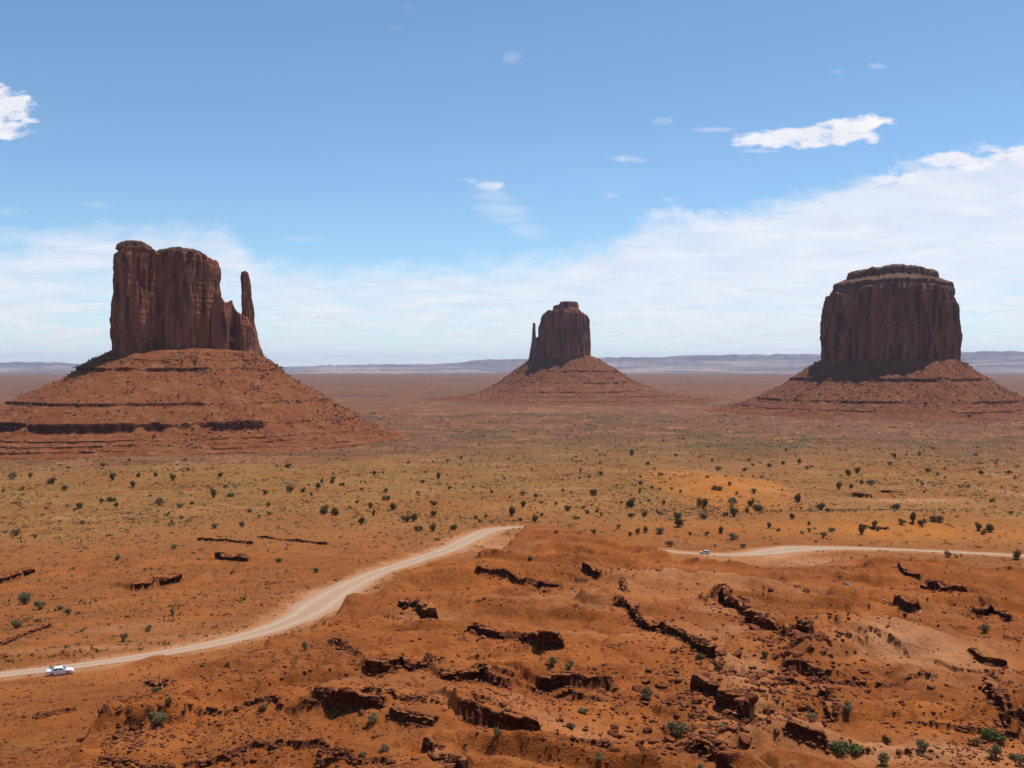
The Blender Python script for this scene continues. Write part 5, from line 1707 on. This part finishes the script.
def build_car(name, label, loc, heading, paint, sedan):
    """+x is forward"""
    o = empty(name, loc, heading)
    tag(o, label, "car")
    hw = 0.88
    if sedan:
        prof = [(-2.35, 0.32), (-2.40, 0.60), (-2.36, 0.90), (-2.25, 0.98), (-1.55, 1.00), (-0.95, 1.36), (-0.55, 1.43), (0.10, 1.42), (0.45, 1.33), (1.12, 0.98), (1.95, 0.86), (2.28, 0.74), (2.36, 0.55), (2.30, 0.30),
                (1.82, 0.26), (1.72, 0.50), (1.50, 0.62), (1.22, 0.62), (1.02, 0.48), (0.94, 0.24), (-0.98, 0.24), (-1.06, 0.48), (-1.26, 0.62), (-1.54, 0.62), (-1.76, 0.48), (-1.84, 0.26)]
    else:
        prof = [(-2.25, 0.40), (-2.30, 0.75), (-2.24, 1.05), (-2.05, 1.62), (-1.80, 1.72), (-0.2, 1.76), (0.25, 1.70), (0.95, 1.16), (1.85, 1.05), (2.22, 0.92), (2.30, 0.65), (2.24, 0.36), (1.82, 0.32), (1.72, 0.60), (1.50, 0.74), (1.22, 0.74),
                (1.02, 0.58), (0.94, 0.30), (-0.98, 0.30), (-1.06, 0.58), (-1.26, 0.74), (-1.54, 0.74), (-1.76, 0.58), (-1.84, 0.32)]
    body = link("body", side_extrude(prof, hw, 0.36, 0.95 if sedan else 1.08), paint, o)
    inset = lambda z: hw - 0.36 * max(0.0, z - (0.95 if sedan else 1.08)) + 0.004

    def side(q, nm_="window"):
        for sgn in (1, -1):
            quad_panel(nm_, [(x, sgn * inset(z), z) for x, z in q], 0.006, M_glass, o)
    if sedan:
        side([(-1.42, 1.03), (-0.92, 1.30), (-0.28, 1.36), (-0.24, 1.02)]); side([(-0.16, 1.02), (-0.20, 1.36), (0.10, 1.36), (0.42, 1.27), (0.86, 1.02)])
        quad_panel("windshield", [(1.055, 0.70, 1.022), (1.055, -0.70, 1.022), (0.50, -0.62, 1.312), (0.50, 0.62, 1.312)], 0.012, M_glass, o)
        quad_panel("rear_window", [(-1.48, 0.68, 1.055), (-1.48, -0.68, 1.055), (-1.0, -0.60, 1.345), (-1.0, 0.60, 1.345)], 0.012, M_glass, o)
        zl, zt_, wr, xb = 0.66, 0.80, 0.31, 2.36
    else:
        side([(-1.95, 1.18), (-1.86, 1.58), (-1.12, 1.62), (-1.10, 1.18)]); side([(-1.02, 1.18), (-1.04, 1.62), (-0.28, 1.64), (-0.26, 1.18)]); side([(-0.18, 1.18), (-0.20, 1.64), (0.22, 1.60), (0.76, 1.18)])
        quad_panel("windshield", [(0.90, 0.72, 1.215), (0.90, -0.72, 1.215), (0.33, -0.64, 1.655), (0.33, 0.64, 1.655)], 0.012, M_glass, o)
        quad_panel("rear_window", [(-2.215, 0.68, 1.15), (-2.215, -0.68, 1.15), (-2.085, -0.60, 1.55), (-2.085, 0.60, 1.55)], 0.012, M_glass, o)
        zl, zt_, wr, xb = 0.80, 0.95, 0.36, 2.30
    for sx_w in (1.37, -1.40):
        for sgn in (1, -1):
            wh = cyl_y("wheel", wr, 0.21, sx_w, sgn * 0.79, wr, M_tyre, o)
            cyl_y("rim", wr * 0.62, 0.05, sx_w, sgn * 0.885, wr, M_rim, wh, 14)
    for sgn in (1, -1):
        box("headlight", xb - 0.16, xb - 0.02, sgn * 0.62 - 0.17, sgn * 0.62 + 0.17, zl - 0.02, zl + 0.10, M_lamp, o)
        box("taillight", -2.40 if sedan else -2.30, -2.30 if sedan else -2.20, sgn * 0.66 - 0.15, sgn * 0.66 + 0.15, zt_ - 0.08, zt_ + 0.06, M_tail, o)
    box("bumper", xb - 0.06, xb + 0.05, -0.80, 0.80, 0.34 if sedan else 0.44, 0.50 if sedan else 0.60, paint if sedan else M_trim, o)
    box("bumper", -2.47 if sedan else -2.37, -2.33 if sedan else -2.24, -0.80, 0.80, 0.36 if sedan else 0.46, 0.54 if sedan else 0.64, paint if sedan else M_trim, o)
    for sgn in (1, -1):
        box("mirror", 0.62 if sedan else 0.60, 0.76 if sedan else 0.74, sgn * 0.97 - 0.09, sgn * 0.97 + 0.09, 1.0 if sedan else 1.16, 1.12 if sedan else 1.3, paint, o)
    return o


def road_point(px_, py_):
    X, Y = at_plain(px_, py_)
    k = int(np.argmin(np.hypot(ROAD[:, 0] - X, ROAD[:, 1] - Y)))
    k = min(max(k, 2), len(ROAD) - 3)
    t = ROAD[k + 2, :2] - ROAD[k - 2, :2]
    return float(X), float(Y), math.atan2(t[1], t[0])


cx, cy, ch = road_point(60, 674.5)
czz = float(land(np.array([cx]), np.array([cy]))[0]) + 0.10
build_car("white_car", "white sedan parked on the pale dirt road at the left edge of the view", (cx, cy, czz), ch - 0.12, M_white, True)
sx2, sy2, sh2 = road_point(704.5, 554.3)
szz = float(land(np.array([sx2]), np.array([sy2]))[0]) + 0.10
build_car("grey_car", "small silver-grey car on the far stretch of road right of centre", (sx2, sy2, szz), sh2 + math.pi, M_silver, False)

# ------------------------------------------------------------------ two people standing behind the white car
M_skin = flat_mat("skin", (0.42, 0.24, 0.16), 0.6, 0.3)
M_dark_cloth = flat_mat("dark_cloth", (0.035, 0.03, 0.04), 0.9, 0.1)
M_blue_cloth = flat_mat("denim_cloth", (0.09, 0.11, 0.17), 0.9, 0.1)
M_light_cloth = flat_mat("light_cloth", (0.72, 0.66, 0.66), 0.9, 0.1)
M_hair_d = flat_mat("dark_hair", (0.03, 0.022, 0.018), 0.7, 0.3)
M_hair_r = flat_mat("auburn_hair", (0.22, 0.055, 0.025), 0.7, 0.3)


def skin_body(name, verts, edges, radii, parent, mats, root=0):
    me = bpy.data.meshes.new(name)
    me.from_pydata(verts, edges, [])
    o = bpy.data.objects.new(name, me)
    COL.objects.link(o)
    mod = o.modifiers.new("skin", 'SKIN')
    for i, sv_ in enumerate(me.skin_vertices[0].data):
        sv_.radius = (radii[i][0], radii[i][1])
        sv_.use_root = (i == root)
    sub = o.modifiers.new("sub", 'SUBSURF'); sub.levels = 1; sub.render_levels = 1
    dg = bpy.context.evaluated_depsgraph_get()
    m2 = bpy.data.meshes.new_from_object(o.evaluated_get(dg))
    m2.name = name
    bpy.data.objects.remove(o)
    o = link(name, m2, mats, parent, True)
    return o


def person(label, loc, heading, shirt, trousers, hair):
    root = empty("person", loc, heading)
    tag(root, label, "person")
    V = []; E = []; Rd = []

    def add(p, r_, par=None):
        V.append(p); Rd.append(r_ if isinstance(r_, tuple) else (r_, r_))
        if par is not None: E.append((par, len(V) - 1))
        return len(V) - 1
    pel = add((0, 0, 0.95), (0.15, 0.11))
    bel = add((0, 0, 1.12), (0.135, 0.10), pel)
    che = add((0, 0, 1.30), (0.165, 0.115), bel)
    nb = add((0, 0, 1.46), (0.075, 0.07), che)
    nk = add((0, 0.01, 1.53), 0.055, nb)
    h1 = add((0, 0.02, 1.60), (0.075, 0.085), nk)
    h2 = add((0, 0.02, 1.69), (0.078, 0.092), h1)
    add((0, 0.015, 1.755), (0.05, 0.06), h2)
    add((0, 0.118, 1.655), 0.014, h2)                       # nose
    for s_ in (1, -1):
        add((s_ * 0.086, 0.01, 1.66), (0.012, 0.022), h2)    # ears
    for s_ in (1, -1):
        hp = add((s_ * 0.095, 0, 0.88), (0.085, 0.09), pel)
        kn = add((s_ * 0.115, 0.02, 0.50), 0.06, hp)
        ca2 = add((s_ * 0.12, -0.01, 0.34), 0.055, kn)
        an = add((s_ * 0.125, 0.0, 0.09), 0.04, ca2)
        add((s_ * 0.14, 0.15, 0.045), (0.045, 0.035), an)
        sh = add((s_ * 0.19, 0, 1.40), 0.06, che)
        el = add((s_ * 0.245, -0.03, 1.12), 0.043, sh)
        wr = add((s_ * 0.235, 0.06, 0.90), 0.028, el)
        pa = add((s_ * 0.232, 0.075, 0.835), (0.034, 0.02), wr)
        for fi, (off, ln) in enumerate([(-0.03, 0.075), (-0.01, 0.088), (0.01, 0.083), (0.03, 0.066)]):
            f1 = add((s_ * 0.235, 0.078 + off, 0.795), 0.009, pa)
            add((s_ * 0.225, 0.080 + off, 0.795 - ln), 0.008, f1)
        th_ = add((s_ * 0.225, 0.125, 0.83), 0.010, wr)
        add((s_ * 0.215, 0.135, 0.79), 0.009, th_)
    b = skin_body("body", V, E, Rd, root, [M_skin, shirt, trousers, M_trim])
    for p in b.data.polygons:
        c_ = p.center
        hand = abs(c_.x) > 0.18 and c_.z < 0.93 and c_.z > 0.6
        if c_.z > 1.49 or hand:
            p.material_index = 0
        elif c_.z < 0.09:
            p.material_index = 3
        elif c_.z < 0.98 and abs(c_.x) < 0.21:
            p.material_index = 2
        else:
            p.material_index = 1
    bm = bmesh.new()
    bmesh.ops.create_icosphere(bm, subdivisions=3, radius=1.0)
    for vv in bm.verts:
        vv.co = Vector((vv.co.x * 0.098, vv.co.y * 0.112 + 0.005, vv.co.z * 0.115 + 1.70))
    cut = [vv for vv in bm.verts if vv.co.y > 0.06 and vv.co.z < 1.735]
    bmesh.ops.delete(bm, geom=cut, context='VERTS')
    me = bpy.data.meshes.new("hair"); bm.to_mesh(me); bm.free()
    link("hair", me, hair, root, True)
    for s_ in (1, -1):
        bm = bmesh.new(); bmesh.ops.create_uvsphere(bm, u_segments=8, v_segments=6, radius=0.012)
        bmesh.ops.translate(bm, verts=bm.verts, vec=(s_ * 0.032, 0.104, 1.675))
        me = bpy.data.meshes.new("eye"); bm.to_mesh(me); bm.free(); link("eye", me, M_hair_d, root)
    bm = bmesh.new(); bmesh.ops.create_uvsphere(bm, u_segments=8, v_segments=6, radius=0.02)
    bmesh.ops.scale(bm, verts=bm.verts, vec=(1, 0.4, 0.3)); bmesh.ops.translate(bm, verts=bm.verts, vec=(0, 0.104, 1.615))
    me = bpy.data.meshes.new("mouth"); bm.to_mesh(me); bm.free(); link("mouth", me, M_tail, root)
    return root


hd = ch - 0.12
fx, fy = math.cos(hd), math.sin(hd)
for lab, fwd, lat, rot, sh_, tr_, ha_ in [("person in dark clothes standing behind the tail of the white car", -1.75, 1.35, 2.4, M_dark_cloth, M_dark_cloth, M_hair_d),
                                         ("person with reddish hair and a light shirt standing beside the white car", -1.35, 2.15, 2.9, M_light_cloth, M_blue_cloth, M_hair_r)]:
    x = cx + fx * fwd - fy * lat; y = cy + fy * fwd + fx * lat
    z = float(land(np.array([x]), np.array([y]))[0]) + 0.09
    person(lab, (x, y, z), rot, sh_, tr_, ha_)
